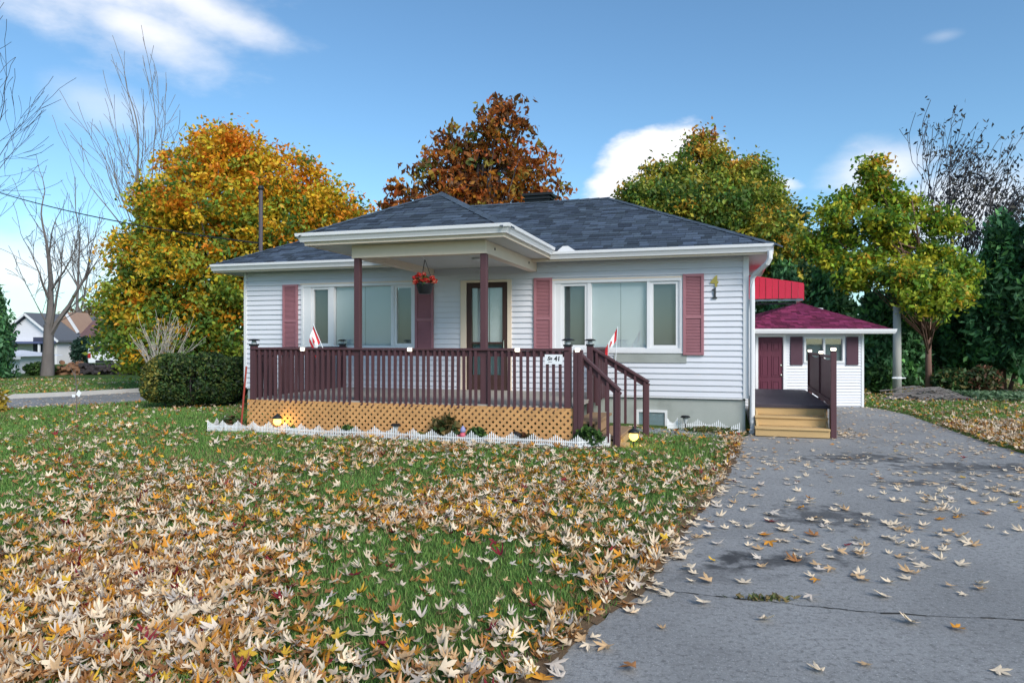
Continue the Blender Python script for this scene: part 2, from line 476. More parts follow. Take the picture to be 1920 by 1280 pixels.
def ragged(poly, i0, i1, amp, step=.12, seed=1):
    """roughen a stretch of a polygon's edge"""
    r = random.Random(seed); out = []
    for i in range(len(poly)):
        a = poly[i]; b = poly[(i + 1) % len(poly)]; out.append(a)
        if i0 <= i < i1:
            L = math.hypot(b[0] - a[0], b[1] - a[1]); n = int(L / step)
            for k in range(1, n):
                t = k / n; nx_, ny_ = -(b[1] - a[1]) / L, (b[0] - a[0]) / L; o = r.uniform(-amp, amp)
                out.append((a[0] + (b[0] - a[0]) * t + nx_ * o, a[1] + (b[1] - a[1]) * t + ny_ * o))
    return out
sheet('driveway', ragged(ragged(DRIVE, 1, 11, .02), 10000, 10000, 0), 0.0, drive_m, 'worn grey asphalt driveway running past the house')
sheet('street', ROAD, 0.0, road_m, 'grey side street beyond the hedge')
# the seam across the driveway
seam = MB(); pts = [gp(*p) for p in [(1225, 1098), (1270, 1110), (1330, 1116), (1400, 1124), (1470, 1131), (1560, 1141), (1650, 1149), (1780, 1156), (1960, 1164)]]
for i in range(len(pts) - 1):
    a, b = pts[i], pts[i + 1]; n = 6
    for k in range(n):
        t0, t1 = k / n, (k + 1) / n
        w0 = .002 + .008 * R.random() ** 2
        x0, y0 = a[0] + (b[0] - a[0]) * t0, a[1] + (b[1] - a[1]) * t0; x1, y1 = a[0] + (b[0] - a[0]) * t1, a[1] + (b[1] - a[1]) * t1
        y0 += .008 * math.sin(i * 5.1 + k * 1.3); y1 += .008 * math.sin(i * 5.1 + (k + 1) * 1.3 if k < n - 1 else (i + 1) * 5.1)
        seam.add([(x0, y0 - w0, .004), (x1, y1 - w0, .004), (x1, y1 + w0, .004), (x0, y0 + w0, .004)], [(0, 1, 2, 3)])
tag(seam.build('pavement_seam', mat('crack_dirt', (.03, .028, .025), .95)), 'dark seam crossing the driveway', kind='structure')
vg = MB(); ep = DRIVE[1:11]; rr = random.Random(3)
for (a, b) in zip(ep[:-1], ep[1:]):
    L = math.hypot(b[0] - a[0], b[1] - a[1]); n = max(2, int(L / .1)); nx_, ny_ = -(b[1] - a[1]) / L, (b[0] - a[0]) / L
    for k in range(n):
        q = [(a[0] + (b[0] - a[0]) * t, a[1] + (b[1] - a[1]) * t) for t in (k / n, (k + 1) / n)]
        i0, o0 = -rr.uniform(.0, .05), rr.uniform(.05, .17)
        vg.add([(q[0][0] + nx_ * i0, q[0][1] + ny_ * i0, .005), (q[1][0] + nx_ * i0, q[1][1] + ny_ * i0, .005), (q[1][0] + nx_ * o0, q[1][1] + ny_ * o0, .024), (q[0][0] + nx_ * o0, q[0][1] + ny_ * o0, .024)], [(0, 1, 2, 3)])
tag(vg.build('soil_edge', mat('edge_soil', (.13, .085, .05), .95, .4, 20, .6, 60)), 'bare brown soil along the driveway edge', kind='structure')
sheet('front_street', [(-60, -14), (60, -14), (60, -3.02), (-60, -3.02)], .004, road_m, 'unseen grey street in front of the house, added for its reflection')  # out of view behind the camera, added so the window panes reflect grey
# kerb on the street's far side
far = [(-33, 5.7), (-23, 13.4), (-14.67, 20.17), (-13.23, 21.56), (-11.66, 23.67), (-9.6, 27), (-7.5, 33), (-4, 42)]
kb = MB()
for i in range(len(far) - 1):
    a = Vector((*far[i], .05)); b = Vector((*far[i + 1], .05)); kb.bar(a, b, .14, .15)
tag(kb.build('kerb', concrete), 'pale concrete kerb along the far side of the street', kind='structure')

# ------------------------------------------------------------------ the bungalow
house = thing('bungalow', 'white vinyl-sided bungalow with grey hip roof and mauve shutters', 'house', hw(0, 0), -TH)
Z0, Z1 = .63, 3.19
UL, UR, DEP = -10.72, 0.0, 5.95
WIN1 = (-9.24, -6.53, 1.50, 2.88); DOOR = (-5.53, -4.45, .64, 2.88); WIN2 = (-3.62, -1.14, 1.47, 2.83)
OPEN = [WIN1, DOOR, WIN2]
def spans(z, a, b, grow=0.0):
    cuts = sorted((o[0] - grow, o[1] + grow) for o in OPEN if o[2] - grow < z < o[3] + grow)
    out = []; x = a
    for c0, c1 in cuts:
        if c0 > x: out.append((x, c0))
        x = c1
    if x < b: out.append((x, b))
    return out
wm = MB()
levels = sorted({Z0, Z1, *[o[2] for o in OPEN], *[o[3] for o in OPEN]})
for za, zb in zip(levels[:-1], levels[1:]):
    for a, b in spans((za + zb) / 2, UL + .02, UR - .02): wm.box(a, b, .002, .12, za, zb)
wm.box(UL + .02, UL + .14, .121, DEP, Z0, Z1); wm.box(UR - .14, UR - .02, .121, DEP, Z0, Z1); wm.box(UL + .141, UR - .141, DEP - .12, DEP, Z0, Z1)
wm.box(UL + .15, UR - .15, .13, DEP - .13, Z0 - .02, Z0 + .02)
wall = wm.build('wall', vinyl, house)
CO = .1075; nz = int((Z1 - Z0) / CO) + 1
cache = {}
for k in range(nz):
    za = Z0 + k * CO; zb = min(za + CO, Z1)
    for a, b in spans((za + zb) / 2, UL + .07, UR - .09):
        key = (round(b - a, 3), round(zb - za, 3))
        if key not in cache:
            w, h = key
            cache[key] = MB().prism([(-.030, 0), (-.030, .010), (-.006, h - .004), (-.006, h), (0.001, h), (0.001, 0)], 'x', 0, w).mesh('siding_board', vinyl)
        o = bpy.data.objects.new('siding_board', cache[key]); COL.objects.link(o); o.parent = wall; o.location = (a, 0, za)
rs = MB()
for k in range(nz):
    za = Z0 + k * CO; zb = min(za + CO, Z1)
    rs.prism([(UR - .003, za), (UR - .003, za + .014), (UR - .016, zb), (UR - .02, zb), (UR - .02, za)], 'y', .09, DEP)
rs.build('side_siding', vinyl, wall)
for (a, b) in ((UL, UL + .07), (UR - .09, UR + .01)):
    B(a, b, -.040, .07, Z0 - .01, Z1 - .002).build('corner_trim', trimw, house, bevel=.004)
B(UL + .07, UR - .09, -.022, .002, Z0 - .03, Z0 - .002).build('starter_strip', trimw, house)
fd = B(UL + .06, UR - .05, .03, DEP - .03, -.25, Z0 - .031).build('foundation', found, house)
B(UL + .05, UR - .04, .02, .05, Z0 - .045, Z0 - .032).build('drip_gap', black, house)

def window(name_parent, x0, x1, z0, z1, cells, label):
    """cells: (u0,u1,kind) kind 's' dark opening sash, 'b' fixed light with blind"""
    w = MB().frame(x0, x1, z0, z1, .055, -.045, .10).build('window', trimw, house, bevel=.003)
    w['label'] = label
    xs_ = [x0 + .055] + [c for cell in cells for c in cell[:2]] + [x1 - .055]
    for i in range(0, len(xs_), 2):
        if xs_[i + 1] - xs_[i] > .01: B(xs_[i], xs_[i + 1], -.03, .09, z0 + .056, z1 - .056).build('mullion', trimw, w)
    for (a, b, kind) in cells:
        zz0, zz1 = z0 + .056, z1 - .056
        f = .055 if kind == 's' else .012
        MB().frame(a, b, zz0, zz1, f, -.012 if kind == 's' else .01, .06).build('sash', trimw, w, bevel=.003)
        B(a + f, b - f, .022, .028, zz0 + f, zz1 - f).build('pane', GLASS, w)
        if kind == 's':
            B(a + f, b - f, .070, .074, zz0 + f, zz1 - f).build('sash_tone_panel', darkroom, w)  # added grey panel, painted to lift the sash above the unlit room
        else:
            mid = (a + b) / 2 + .03
            B(a + f, mid - .008, .066, .07, zz0 + f, zz1 - f).build('blind', blind, w)
            B(mid, b - f, .070, .074, zz0 + f, zz1 - f).build('blind', blind, w)
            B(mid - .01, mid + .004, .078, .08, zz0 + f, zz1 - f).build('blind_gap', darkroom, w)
    B(x0 - .02, x1 + .02, -.055, -.0, z0 - .04, z0 - .001).build('sill', trimw, w, bevel=.003)
    B(x0 - .03, x1 + .03, -.045, -.0, z1 + .001, z1 + .028).build('head_trim', cream, w)
    return w
window(house, *WIN1, [(-9.0, -8.54, 's'), (-8.44, -7.09, 'b'), (-7.02, -6.58, 's')], 'wide three-part window behind the railing')
window(house, *WIN2, [(-3.45, -2.93, 's'), (-2.86, -1.80, 'b'), (-1.74, -1.22, 's')], 'wide three-part window by the house number')
B(-2.42, -1.08, -.036, -.001, 1.255, 1.426).build('sill_panel', found, house)

def shutter(x0, x1, z0, z1):
    s = MB().frame(x0, x1, z0, z1, .052, -.068, -.03)
    zm = z0 + (z1 - z0) * .47
    s.box(x0 + .052, x1 - .052, -.066, -.03, zm - .03, zm + .03)
    o = s.build('shutter', mauve, house, bevel=.003)
    l = MB(); z = z0 + .06
    while z < z1 - .07:
        if abs(z + .012 - zm) > .045:
            l.prism([(-.043, z), (-.059, z + .002), (-.043, z + .024), (-.035, z + .024)], 'x', x0 + .053, x1 - .053)
        z += .027
    l.box(x0 + .053, x1 - .053, -.041, -.033, z0 + .053, z1 - .053)
    l.build('louvers', mauve, o)
for a in ((-9.70, -9.32, 1.40, 2.89), (-6.53, -6.12, 1.40, 2.89), (-3.99, -3.62, 1.40, 2.89), (-1.145, -.77, 1.40, 2.89)): shutter(*a)

# front door: storm door with two lights in front of a pale inner door
dr = MB().frame(-5.40, -4.54, .68, 2.83, .105, -.03, .03)
dr.box(-5.295, -4.645, -.028, .028, 1.60, 1.64); dr.box(-5.295, -4.645, -.026, .028, .786, .98)
dr = dr.build('front_door', doorbr, house, bevel=.004)
B(-5.294, -4.646, -.006, .0, 1.641, 2.724).build('pane', GLASS, dr); B(-5.294, -4.646, -.006, .0, .981, 1.599).build('pane', GLASS, dr)
B(-5.294, -4.95, .05, .055, 1.64, 2.72).build('inner_door', mat('pale_door', (.46, .50, .52), .6, .1, 3), dr)
B(-4.93, -4.646, .048, .053, 1.64, 2.72).build('inner_door', mat('lace_light', (.62, .66, .68), .5, .18, 9), dr)
B(-5.294, -4.646, .05, .055, .98, 1.60).build('inner_panel', mat('dark_teal', (.10, .16, .17), .5, .15), dr)
MB().tube([(-4.60, -.03, 1.50), (-4.60, -.075, 1.52), (-4.60, -.075, 1.66), (-4.60, -.03, 1.68)], .011, 6).build('handle', chrome, dr)
dt = MB(); dt.box(-5.53, -5.405, -.05, .03, .64, 2.88); dt.box(-4.535, -4.45, -.05, .03, .64, 2.88); dt.box(-5.404, -4.536, -.05, .03, 2.834, 2.88)
dt.build('door_casing', cream, house, bevel=.003)
B(-5.404, -4.536, -.1, .03, .64, .675).build('threshold', trimw, house)

# basement window, in its own low opening
bw = MB().frame(-2.0, -1.43, .02, .37, .045, -.005, .029).build('basement_window', trimw, house)
B(-1.954, -1.476, .008, .014, .066, .324).build('pane', GLASS, bw); B(-1.954, -1.476, .0195, .024, .066, .324).build('blind', mat('blue_film', (.30, .38, .42), .6), bw)

# house numbers
def text_mesh(name, txt, size, depth, m, parent, loc, shear=0):
    cu = bpy.data.curves.new(name, 'FONT'); cu.body = txt; cu.size = size; cu.extrude = depth; cu.align_x = 'CENTER'; cu.offset = size * .035; cu.shear = shear
    t = bpy.data.objects.new(name, cu); COL.objects.link(t)
    dg = bpy.context.evaluated_depsgraph_get(); me = bpy.data.meshes.new_from_object(t.evaluated_get(dg))
    bpy.data.objects.remove(t)
    me.materials.clear(); me.materials.append(m)
    o = bpy.data.objects.new(name, me); COL.objects.link(o); o.parent = parent; o.location = loc; o.rotation_euler = (rad(90), 0, 0)
    return o
o = text_mesh('house_number', '4', .27, .008, gold, house, (-.585, -.04, 2.655)); o['label'] = 'brass numeral 4'
o = MB().prism([(-.045, 0), (.045, 0), (.045, .022), (.022, .034), (.022, .195), (.004, .195), (-.045, .165), (-.045, .145), (-.016, .155), (-.016, .034), (-.045, .022)], 'y', -.010, .010).build('house_number', bronze, house, loc=(-.582, -.04, 2.43)); o['label'] = 'dark numeral 1'

# roofs
EZ = 3.335; SL = .485
def shingle_plane(mb, cols, e0, e1, upv, length, inset0, inset1, expo=.14, base=(.055, .074, .102), seed=0, tabw=(.14, .36)):
    """tabs in courses on a plane: eave from e0 to e1, upv unit vector up the slope, inset = metres lost per metre at each end"""
    r = random.Random(seed); e0, e1, upv = Vector(e0), Vector(e1), Vector(upv)
    al = (e1 - e0).normalized(); L = (e1 - e0).length; nrm = al.cross(upv)
    if nrm.z < 0: nrm = -nrm
    s = 0.0
    while s < length - .02:
        h = min(expo, length - s)
        a, b = inset0 * s, L - inset1 * s
        x = a - r.random() * .2
        while x < b:
            w = r.uniform(*tabw); xa, xb = max(x, a), min(x + w - .006, b); x += w
            if xb - xa < .02: continue
            sh = 1 if r.random() < .5 else .0
            lift = .010 + .006 * sh + r.uniform(0, .002); top = min(h + .02, length - s)
            drop = -.012 * sh
            ta = max(xa, inset0 * (s + top)); tb = min(xb, L - inset1 * (s + top))
            if tb < ta: ta = tb = (ta + tb) / 2
            p = lambda t, q, n_: e0 + al * t + upv * q + nrm * n_
            v = [p(xa, s + drop, lift), p(xb, s + drop, lift), p(tb, s + top, .004), p(ta, s + top, .004), p(xa, s + drop, .0), p(xb, s + drop, .0)]
            mb.add(v, [(0, 1, 2, 3), (4, 5, 1, 0)])
            k = r.choice((.62, .8, 1.0, 1.0, 1.25, 1.45)) * r.uniform(.9, 1.1); bl = r.uniform(-.004, .006)
            cols += [(base[0] * k, base[1] * k, base[2] * k + bl * k)] * 6
        s += expo
    return mb
def color_build(mb, cols, name, m, parent):
    me = bpy.data.meshes.new(name); me.from_pydata(mb.v, [], mb.f)
    ca = me.color_attributes.new('Col', 'FLOAT_COLOR', 'POINT')
    c4 = np.ones((len(cols), 4), np.float32); c4[:, :3] = cols; ca.data.foreach_set('color', c4.ravel())
    me.materials.append(m); o = bpy.data.objects.new(name, me); COL.objects.link(o); o.parent = parent
    return o
EU0, EU1, EV0, EV1 = -11.22, .40, -.42, 6.40
HS = (EV1 - EV0) / 2; RZ = EZ + HS * SL
rm = MB(); rp = [(EU0, EV0, EZ), (EU1, EV0, EZ), (EU1, EV1, EZ), (EU0, EV1, EZ), (EU0 + HS, EV0 + HS, RZ), (EU1 - HS, EV0 + HS, RZ)]
rm.add([*rp, *[(x, y, z - .03) for x, y, z in rp[:4]]], [(0, 1, 5, 4), (1, 2, 5), (2, 3, 4, 5), (3, 0, 4), (6, 7, 8, 9), (0, 1, 7, 6), (1, 2, 8, 7), (2, 3, 9, 8), (3, 0, 6, 9)])
roof = rm.build('roof', roofdk, house)
sl = math.hypot(1, SL); up = 1 / sl; upz = SL / sl; LEN = HS * sl
mb, cols = MB(), []
ins = up
shingle_plane(mb, cols, (EU0, EV0, EZ), (EU1, EV0, EZ), (0, up, upz), LEN, ins, ins, seed=1)
shingle_plane(mb, cols, (EU1, EV0, EZ), (EU1, EV1, EZ), (-up, 0, upz), LEN, ins, ins, seed=2)
shingle_plane(mb, cols, (EU1, EV1, EZ), (EU0, EV1, EZ), (0, -up, upz), LEN, ins, ins, seed=3)
shingle_plane(mb, cols, (EU0, EV1, EZ), (EU0, EV0, EZ), (up, 0, upz), LEN, ins, ins, seed=4)
o = color_build(mb, cols, 'shingles', shing, roof); o['kind'] = 'stuff'
def caps(p, q, n1, n2, parent, base=(.062, .084, .115), step=.24, half=.15):
    """overlapping ridge caps along a hip; n1, n2 downslope directions of the two planes"""
    p, q, n1, n2 = Vector(p), Vector(q), Vector(n1), Vector(n2); d = (q - p); L = d.length; d.normalize(); n = int(L / step)
    upn = (d.cross(n1)); upn = upn if upn.z > 0 else -upn
    for k in range(n):
        a = p + d * (k * L / n - .03); b = p + d * ((k + 1) * L / n + .02); u1 = Vector((0, 0, .030)); u0 = Vector((0, 0, .018))
        m_ = MB().add([a + u1, a + n1 * half + u1, b + n1 * half + u0, b + u0, a + n2 * half + u1, b + n2 * half + u0,
                       a + n1 * half + Vector((0, 0, .004)), a + n2 * half + Vector((0, 0, .004)), a],
                      [(0, 1, 2, 3), (0, 3, 5, 4), (1, 0, 8, 6), (0, 4, 7, 8)])
        f = R.uniform(.85, 1.2)
        color_build(m_, [tuple(c * f for c in base)] * 9, 'ridge_cap', shing, parent)
dn_f = Vector((0, -up, -upz)); dn_r = Vector((up, 0, -upz)); dn_b = Vector((0, up, -upz)); dn_l = Vector((-up, 0, -upz))
caps(rp[1], rp[5], dn_f, dn_r, roof); caps(rp[0], rp[4], dn_f, dn_l, roof); caps(rp[5], rp[4], dn_f, dn_b, roof)

# porch roof
PU0, PU1, PV = -6.98, -3.56, -3.34
PZ = 3.405; PH = (PU1 - PU0) / 2; PS = .53; PRZ = PZ + PH * PS; PC = (PU0 + PU1) / 2
PB = EV0 + (PRZ - EZ) / SL + .3
psl = math.hypot(1, PS); pu, pz_ = 1 / psl, PS / psl
pm = MB().add([(PU0, PV, PZ), (PU1, PV, PZ), (PU1, PB, PZ), (PU0, PB, PZ), (PC, PV + PH, PRZ), (PC, PB, PRZ), (PU0, PV, PZ - .03), (PU1, PV, PZ - .03), (PU1, PB, PZ - .03), (PU0, PB, PZ - .03)],
              [(0, 1, 4), (1, 2, 5, 4), (3, 0, 4, 5), (6, 7, 8, 9), (0, 1, 7, 6), (1, 2, 8, 7), (3, 0, 6, 9)])
proof = pm.build('porch_roof', roofdk, house)
mb, cols = MB(), []
shingle_plane(mb, cols, (PU0, PV, PZ), (PU1, PV, PZ), (0, pu, pz_), PH * psl, pu, pu, seed=5)
shingle_plane(mb, cols, (PU1, PV, PZ), (PU1, PB, PZ), (-pu, 0, pz_), PH * psl, pu, 0, seed=6)
shingle_plane(mb, cols, (PU0, PB, PZ), (PU0, PV, PZ), (pu, 0, pz_), PH * psl, 0, pu, seed=7)
o = color_build(mb, cols, 'shingles', shing, proof); o['kind'] = 'stuff'
caps((PU1, PV, PZ), (PC, PV + PH, PRZ), (0, -pu, -pz_), (pu, 0, -pz_), proof, half=.17)
caps((PU0, PV, PZ), (PC, PV + PH, PRZ), (0, -pu, -pz_), (-pu, 0, -pz_), proof)
caps((PC, PV + PH, PRZ), (PC, PB - .5, PRZ), (pu, 0, -pz_), (-pu, 0, -pz_), proof)

# gutters: a K-profile swept along the eave, fascia below and behind
def sweep(path, prof, name, m, parent):
    """path: list of (u,v) ; prof: list of (out,z); out points to the right-hand side of the path's travel"""
    mb = MB(); n = len(prof); pts = [Vector((p[0], p[1], 0)) for p in path]
    for i, p in enumerate(pts):
        d0 = (pts[i] - pts[i - 1]).normalized() if i > 0 else (pts[1] - pts[0]).normalized()
        d1 = (pts[i + 1] - pts[i]).normalized() if i < len(pts) - 1 else d0
        r0 = Vector((d0.y, -d0.x, 0)); r1 = Vector((d1.y, -d1.x, 0)); m_ = (r0 + r1); m_ = m_ / max(m_.dot(r0), .2)
        for (o_, z) in prof: mb.v.append(tuple(p + m_ * o_ + Vector((0, 0, z))))
    for i in range(len(pts) - 1):
        for k in range(n):
            k2 = (k + 1) % n; mb.f.append((i * n + k, i * n + k2, (i + 1) * n + k2, (i + 1) * n + k)); mb.mi.append(0)
    mb.f.append(tuple(range(n))); mb.f.append(tuple(range((len(pts) - 1) * n, len(pts) * n))[::-1]); mb.mi += [0, 0]
    return mb.build(name, m, parent)
GP = [(.005, 3.20), (.055, 3.20), (.062, 3.222), (.085, 3.262), (.112, 3.285), (.118, 3.325), (.118, 3.334), (.10, 3.334), (.098, 3.30), (.005, 3.26)]
FP = [(-.02, 3.165), (.004, 3.165), (.004, 3.335), (-.02, 3.335)]
up_ = lambda P_, dz: [(a, b + dz) for a, b in P_]
main_l = [(EU0, DEP), (EU0, EV0), (PU0 + .25, EV0)]
sweep([(EU0, EV0), (PU0 + .25, EV0)], GP, 'gutter', trimw, house)
sweep([(PU1, EV0), (EU1, EV0)], GP, 'gutter', trimw, house)
sweep([(PU0, EV0), (PU0, PV), (PU1, PV), (PU1, EV0 - .118)], up_(GP, .07), 'gutter', trimw, house)
sweep([(EU0, EV1), (EU0, EV0), (EU1, EV0), (EU1, EV1)], FP, 'fascia', cream, house)
sweep([(PU0, EV0 - .03), (PU0, PV), (PU1, PV), (PU1, EV0 - .03)], up_(FP, .05), 'fascia', cream, house)
B(EU0 + .02, EU1 - .02, EV0 + .021, -.002, 3.192, 3.205).build('soffit', soffm, house)
B(.012, EU1 - .021, -.001, EV1 - .02, 3.190, 3.204).build('soffit', soffm, house)
B(EU0 + .021, UL - .005, -.001, EV1 - .02, 3.190, 3.204).build('soffit', soffm, house)
B(PU0 + .021, PU1 - .021, PV + .021, EV0 - .03, 3.224, 3.238).build('soffit', soffm, house)
# J-channel frieze under the soffit
# porch beams, ceiling, posts
BU0, BU1, BV = -6.27, -3.93, -3.08
B(BU0, BU1, BV, BV + .16, 3.015, 3.222).build('beam', cream, house, bevel=.004)
B(BU1 - .16, BU1 - .002, BV + .161, -.03, 3.017, 3.222).build('beam', cream, house, bevel=.004)
B(BU0 + .002, BU0 + .16, BV + .161, -.03, 3.017, 3.222).build('beam', cream, house, bevel=.004)
B(BU0 + .161, BU1 - .161, BV + .161, -.03, 3.13, 3.15).build('porch_ceiling', soffm, house)
MB().lathe([(.11, 0), (.11, .02), (.09, .035)], 18, (-4.6, -1.6, 3.095)).build('ceiling_light', trimw, house, smooth=True)
for u in (-6.19, -3.99):
    B(u - .05, u + .05, BV + .02, BV + .12, .66, 3.014).build('porch_post', rail_m, house, bevel=.006)
# bolts on the side beam
for v in (-2.66, -.62): MB().tube([(BU1 - .004, v, 3.13), (BU1 + .008, v, 3.13)], .022, 8).build('bolt', blackm, house)
# drain splash where the gutters meet
MB().prism([(-3.44, 3.34), (-3.32, 3.44), (-3.22, 3.44), (-3.08, 3.345)], 'y', -.44, -.40).build('gutter_guard', trimw, house)
# downspout
MB().tube([(.34, -.49, 3.21), (.34, -.49, 3.08), (.30, -.46, 3.0), (.12, -.14, 2.86), (.065, -.09, 2.78), (.065, -.085, 2.6), (.065, -.085, .2), (.075, -.085, .09), (.05, -.2, .05)],
          .046, 8).build('downspout', trimw, house)
# side awning, side door edge
aw = MB().add([(.01, 1.55, 2.99), (1.08, 1.55, 2.80), (1.08, 3.0, 2.80), (.01, 3.0, 2.99), (.01, 1.55, 2.97), (1.08, 1.55, 2.78), (1.08, 3.0, 2.78), (.01, 3.0, 2.97)],
              [(0, 1, 2, 3), (4, 7, 6, 5), (0, 4, 5, 1), (1, 5, 6, 2), (2, 6, 7, 3), (3, 7, 4, 0)]).build('awning', awnred, house)
k = 0; x = .02
while x < 1.06:
    t = 2.985 - (x + .05) * .178; x1 = min(x + .118, 1.075)
    MB().prism([(x, 2.50), (x + .02, 2.50), (x + .02, 2.50), (x1 - .004, 2.50), (x1 - .004, t - .022), (x, t)], 'y', 1.545 - (.012 if k % 2 else 0), 1.56).build('panel', awnred, aw)
    x += .12; k += 1
y = 1.57
while y < 2.98: B(1.066, 1.08 + (.01 if int(y * 10) % 2 else 0), y, y + .115, 2.47, 2.78).build('panel', awnred, aw); y += .12
B(.02, 1.07, 1.56, 1.60, 2.455, 2.495).build('awning_bar', mat('slate_bar', (.12, .16, .19), .5), aw)
B(.02, 1.07, 2.96, 2.99, 2.455, 2.495).build('awning_bar', MATS['slate_bar'], aw)
sd = MB().frame(1.75, 2.70, .56, 2.55, .09, -.02, .08)
sd = MB(); sd.box(.0, .10, 1.70, 1.80, .55, 2.48); sd.box(.0, .10, 2.62, 2.72, .55, 2.48); sd.box(.0, .10, 1.801, 2.619, 2.38, 2.48)
sd = sd.build('side_door', trimw, house)
B(.0, .05, 1.801, 2.619, .55, 2.379).build('panel', mat('brown_panel', (.16, .09, .08), .5), sd)
MB().lathe([(.0, 0), (.035, .01), (.045, .05), (.035, .09), (0, .1)], 10, (.13, 1.68, 1.48)).build('side_light', lampw, house)
# roof vent, service mast
B(-5.02, -4.42, 2.95, 3.4, 4.8, 5.14).build('roof_vent', blackm, house); B(-5.08, -4.36, 2.89, 3.46, 5.145, 5.205).build('vent_cap', black, house); B(-5.07, -4.37, 2.90, 3.45, 5.06, 5.09).build('vent_cap', black, house)
MB().tube([(-10.67, .5, 3.45), (-10.67, .5, 5.16)], .045, 10).build('service_mast', mat('mast_paint', (.09, .075, .09), .5), house)
MB().lathe([(.05, 0), (.075, .04), (.05, .1)], 10, (-10.67, .5, 5.14)).build('weather_head', blackm, house)

# power line from the mast to beyond the frame
A = hw(-10.7, .5, 3.92); Bq = Vector((-26, 29.5, 9.6)); wl = []
for i in range(25):
    t = i / 24; p = A.lerp(Bq, t); p.z -= 1.1 * 4 * t * (1 - t) * .45; wl.append(p)
tag(MB().tube(wl, .017, 5).build('power_line', black), 'black overhead service line running to the roof mast', 'cable')

# ------------------------------------------------------------------ front deck
deck = thing('front_deck', 'maroon-railed front deck skirted with orange cedar lattice', 'deck', hw(0, 0), -TH)
DU0, DU1, DV, DZ = -8.28, -2.60, -3.08, .66
fl = B(DU0, DU1, DV, -.03, DZ - .04, DZ).build('floor', deckm, deck)
n = 22; w = (-.03 - DV) / n
for i in range(n):
    pass
fb = MB()
for i in range(n): fb.box(DU0 - .01, DU1 + .01, DV + i * w + .003, DV + (i + 1) * w - .003, DZ + .001, DZ + .018)
fb.build('floor_boards', deckm, deck)
B(DU0 + .02, DU1 - .02, DV + .02, DV + .06, DZ - .2, DZ - .041).build('joist', oldwood, deck)
for u in np.linspace(DU0 + .1, DU1 - .1, 5): B(u - .05, u + .05, DV + .07, DV + .17, 0, DZ - .041).build('footing_post', oldwood, deck)

def clip_poly(poly, x0, x1, z0, z1):
    for ax, lim, sg in ((0, x0, 1), (0, x1, -1), (1, z0, 1), (1, z1, -1)):
        out = []
        for i in range(len(poly)):
            a, b = poly[i], poly[(i + 1) % len(poly)]; da, db = (a[ax] - lim) * sg, (b[ax] - lim) * sg
            if da >= 0: out.append(a)
            if (da >= 0) != (db >= 0):
                t = da / (da - db); out.append((a[0] + (b[0] - a[0]) * t, a[1] + (b[1] - a[1]) * t))
        poly = out
        if len(poly) < 3: return None
    return poly
edges = np.linspace(DU0, DU1 + .06, 4)
for pi in range(3):
    x0, x1 = edges[pi] + .004, edges[pi + 1] - .004; z0, z1 = .06, DZ - .012
    panel = B(x0, x1, DV - .004, DV + .012, z1 - .022, z1 + .006).build('lattice_panel', cedar, deck)
    pitch = .112; wd = .045 * 1.414
    c = x0 - (z1 - z0)
    while c < x1:
        for sgn in (0, 1):
            if sgn == 0: poly = [(c, z0), (c + wd, z0), (c + wd + (z1 - z0), z1), (c + (z1 - z0), z1)]; y0, y1 = DV - .022, DV - .014
            else: poly = [(c, z1), (c + wd, z1), (c + wd + (z1 - z0), z0), (c + (z1 - z0), z0)]; y0, y1 = DV - .0135, DV - .0055
            pc = clip_poly(poly, x0, x1, z0, z1 - .0)
            if pc: MB().prism(pc, 'y', y0, y1).build('slat', cedar, panel)
        c += pitch
# right-hand return of the lattice, facing the stairs
B(DU1 + .02, DU1 + .045, DV, DV + .09, .04, DZ - .01).build('corner_board', cedar, deck)

def balusters(p, q, n, z0, z1, out, zslope=0):
    me = None
    for i in range(n):
        t = (i + .5) / n; u = p[0] + (q[0] - p[0]) * t; v = p[1] + (q[1] - p[1]) * t; dz = zslope * t
        if me is None: me = MB().box(-.02, .02, -.018, .018, z0, z1).mesh('baluster', rail_m)
        o = bpy.data.objects.new('baluster', me); COL.objects.link(o); o.parent = deck; o.location = (u + out[0], v + out[1], dz + R.uniform(-.006, .004)); o.rotation_euler = (0, R.uniform(-.008, .008), 0)
RT = 1.545
def rail(p, q, zt=RT, drop=0):
    d = Vector((q[0] - p[0], q[1] - p[1], drop))
    MB().bar((p[0], p[1], zt - .018), (q[0], q[1], zt - .018 + drop), .135, .036).build('top_rail', rail_m, deck, bevel=.005)
    MB().bar((p[0], p[1], zt - .083), (q[0], q[1], zt - .083 + drop), .038, .09).build('sub_rail', rail_m, deck)
FR = DV + .035
rail((DU0 + .08, FR), (DU1 - .02, FR)); balusters((DU0 + .10, FR), (-6.25, FR), 19, DZ - .05, RT - .04, (0, -.038)); balusters((-6.13, FR), (-4.05, FR), 21, DZ - .05, RT - .04, (0, -.038)); balusters((-3.93, FR), (-2.70, FR), 12, DZ - .05, RT - .04, (0, -.038))
LR = DU0 + .1
rail((LR, FR + .07), (LR, -.06)); balusters((LR, FR + .1), (LR, -.1), 27, DZ - .05, RT - .04, (-.038, 0))
RR = DU1 + .02
rail((RR, -1.55), (RR, -.06)); balusters((RR, -1.5), (RR, -.1), 13, DZ - .05, RT - .04, (.038, 0))
for (u, v, zt) in ((DU0 + .1, FR, RT + .03), (DU0 + .1, -.12, RT + .03), (DU1 - .05, FR, RT + .03), (RR, -1.62, RT + .03)):
    B(u - .05, u + .05, v - .05, v + .05, DZ - .005 if v == FR else .02, zt).build('post', rail_m, deck, bevel=.006)
for (u, v) in ((DU1 + .08, DV - .005), (DU1 + .15, DV - .01)):
    B(u - .035, u + .035, v - .045, v + .045, .04, RT - .02).build('post', rail_m, deck, bevel=.006)
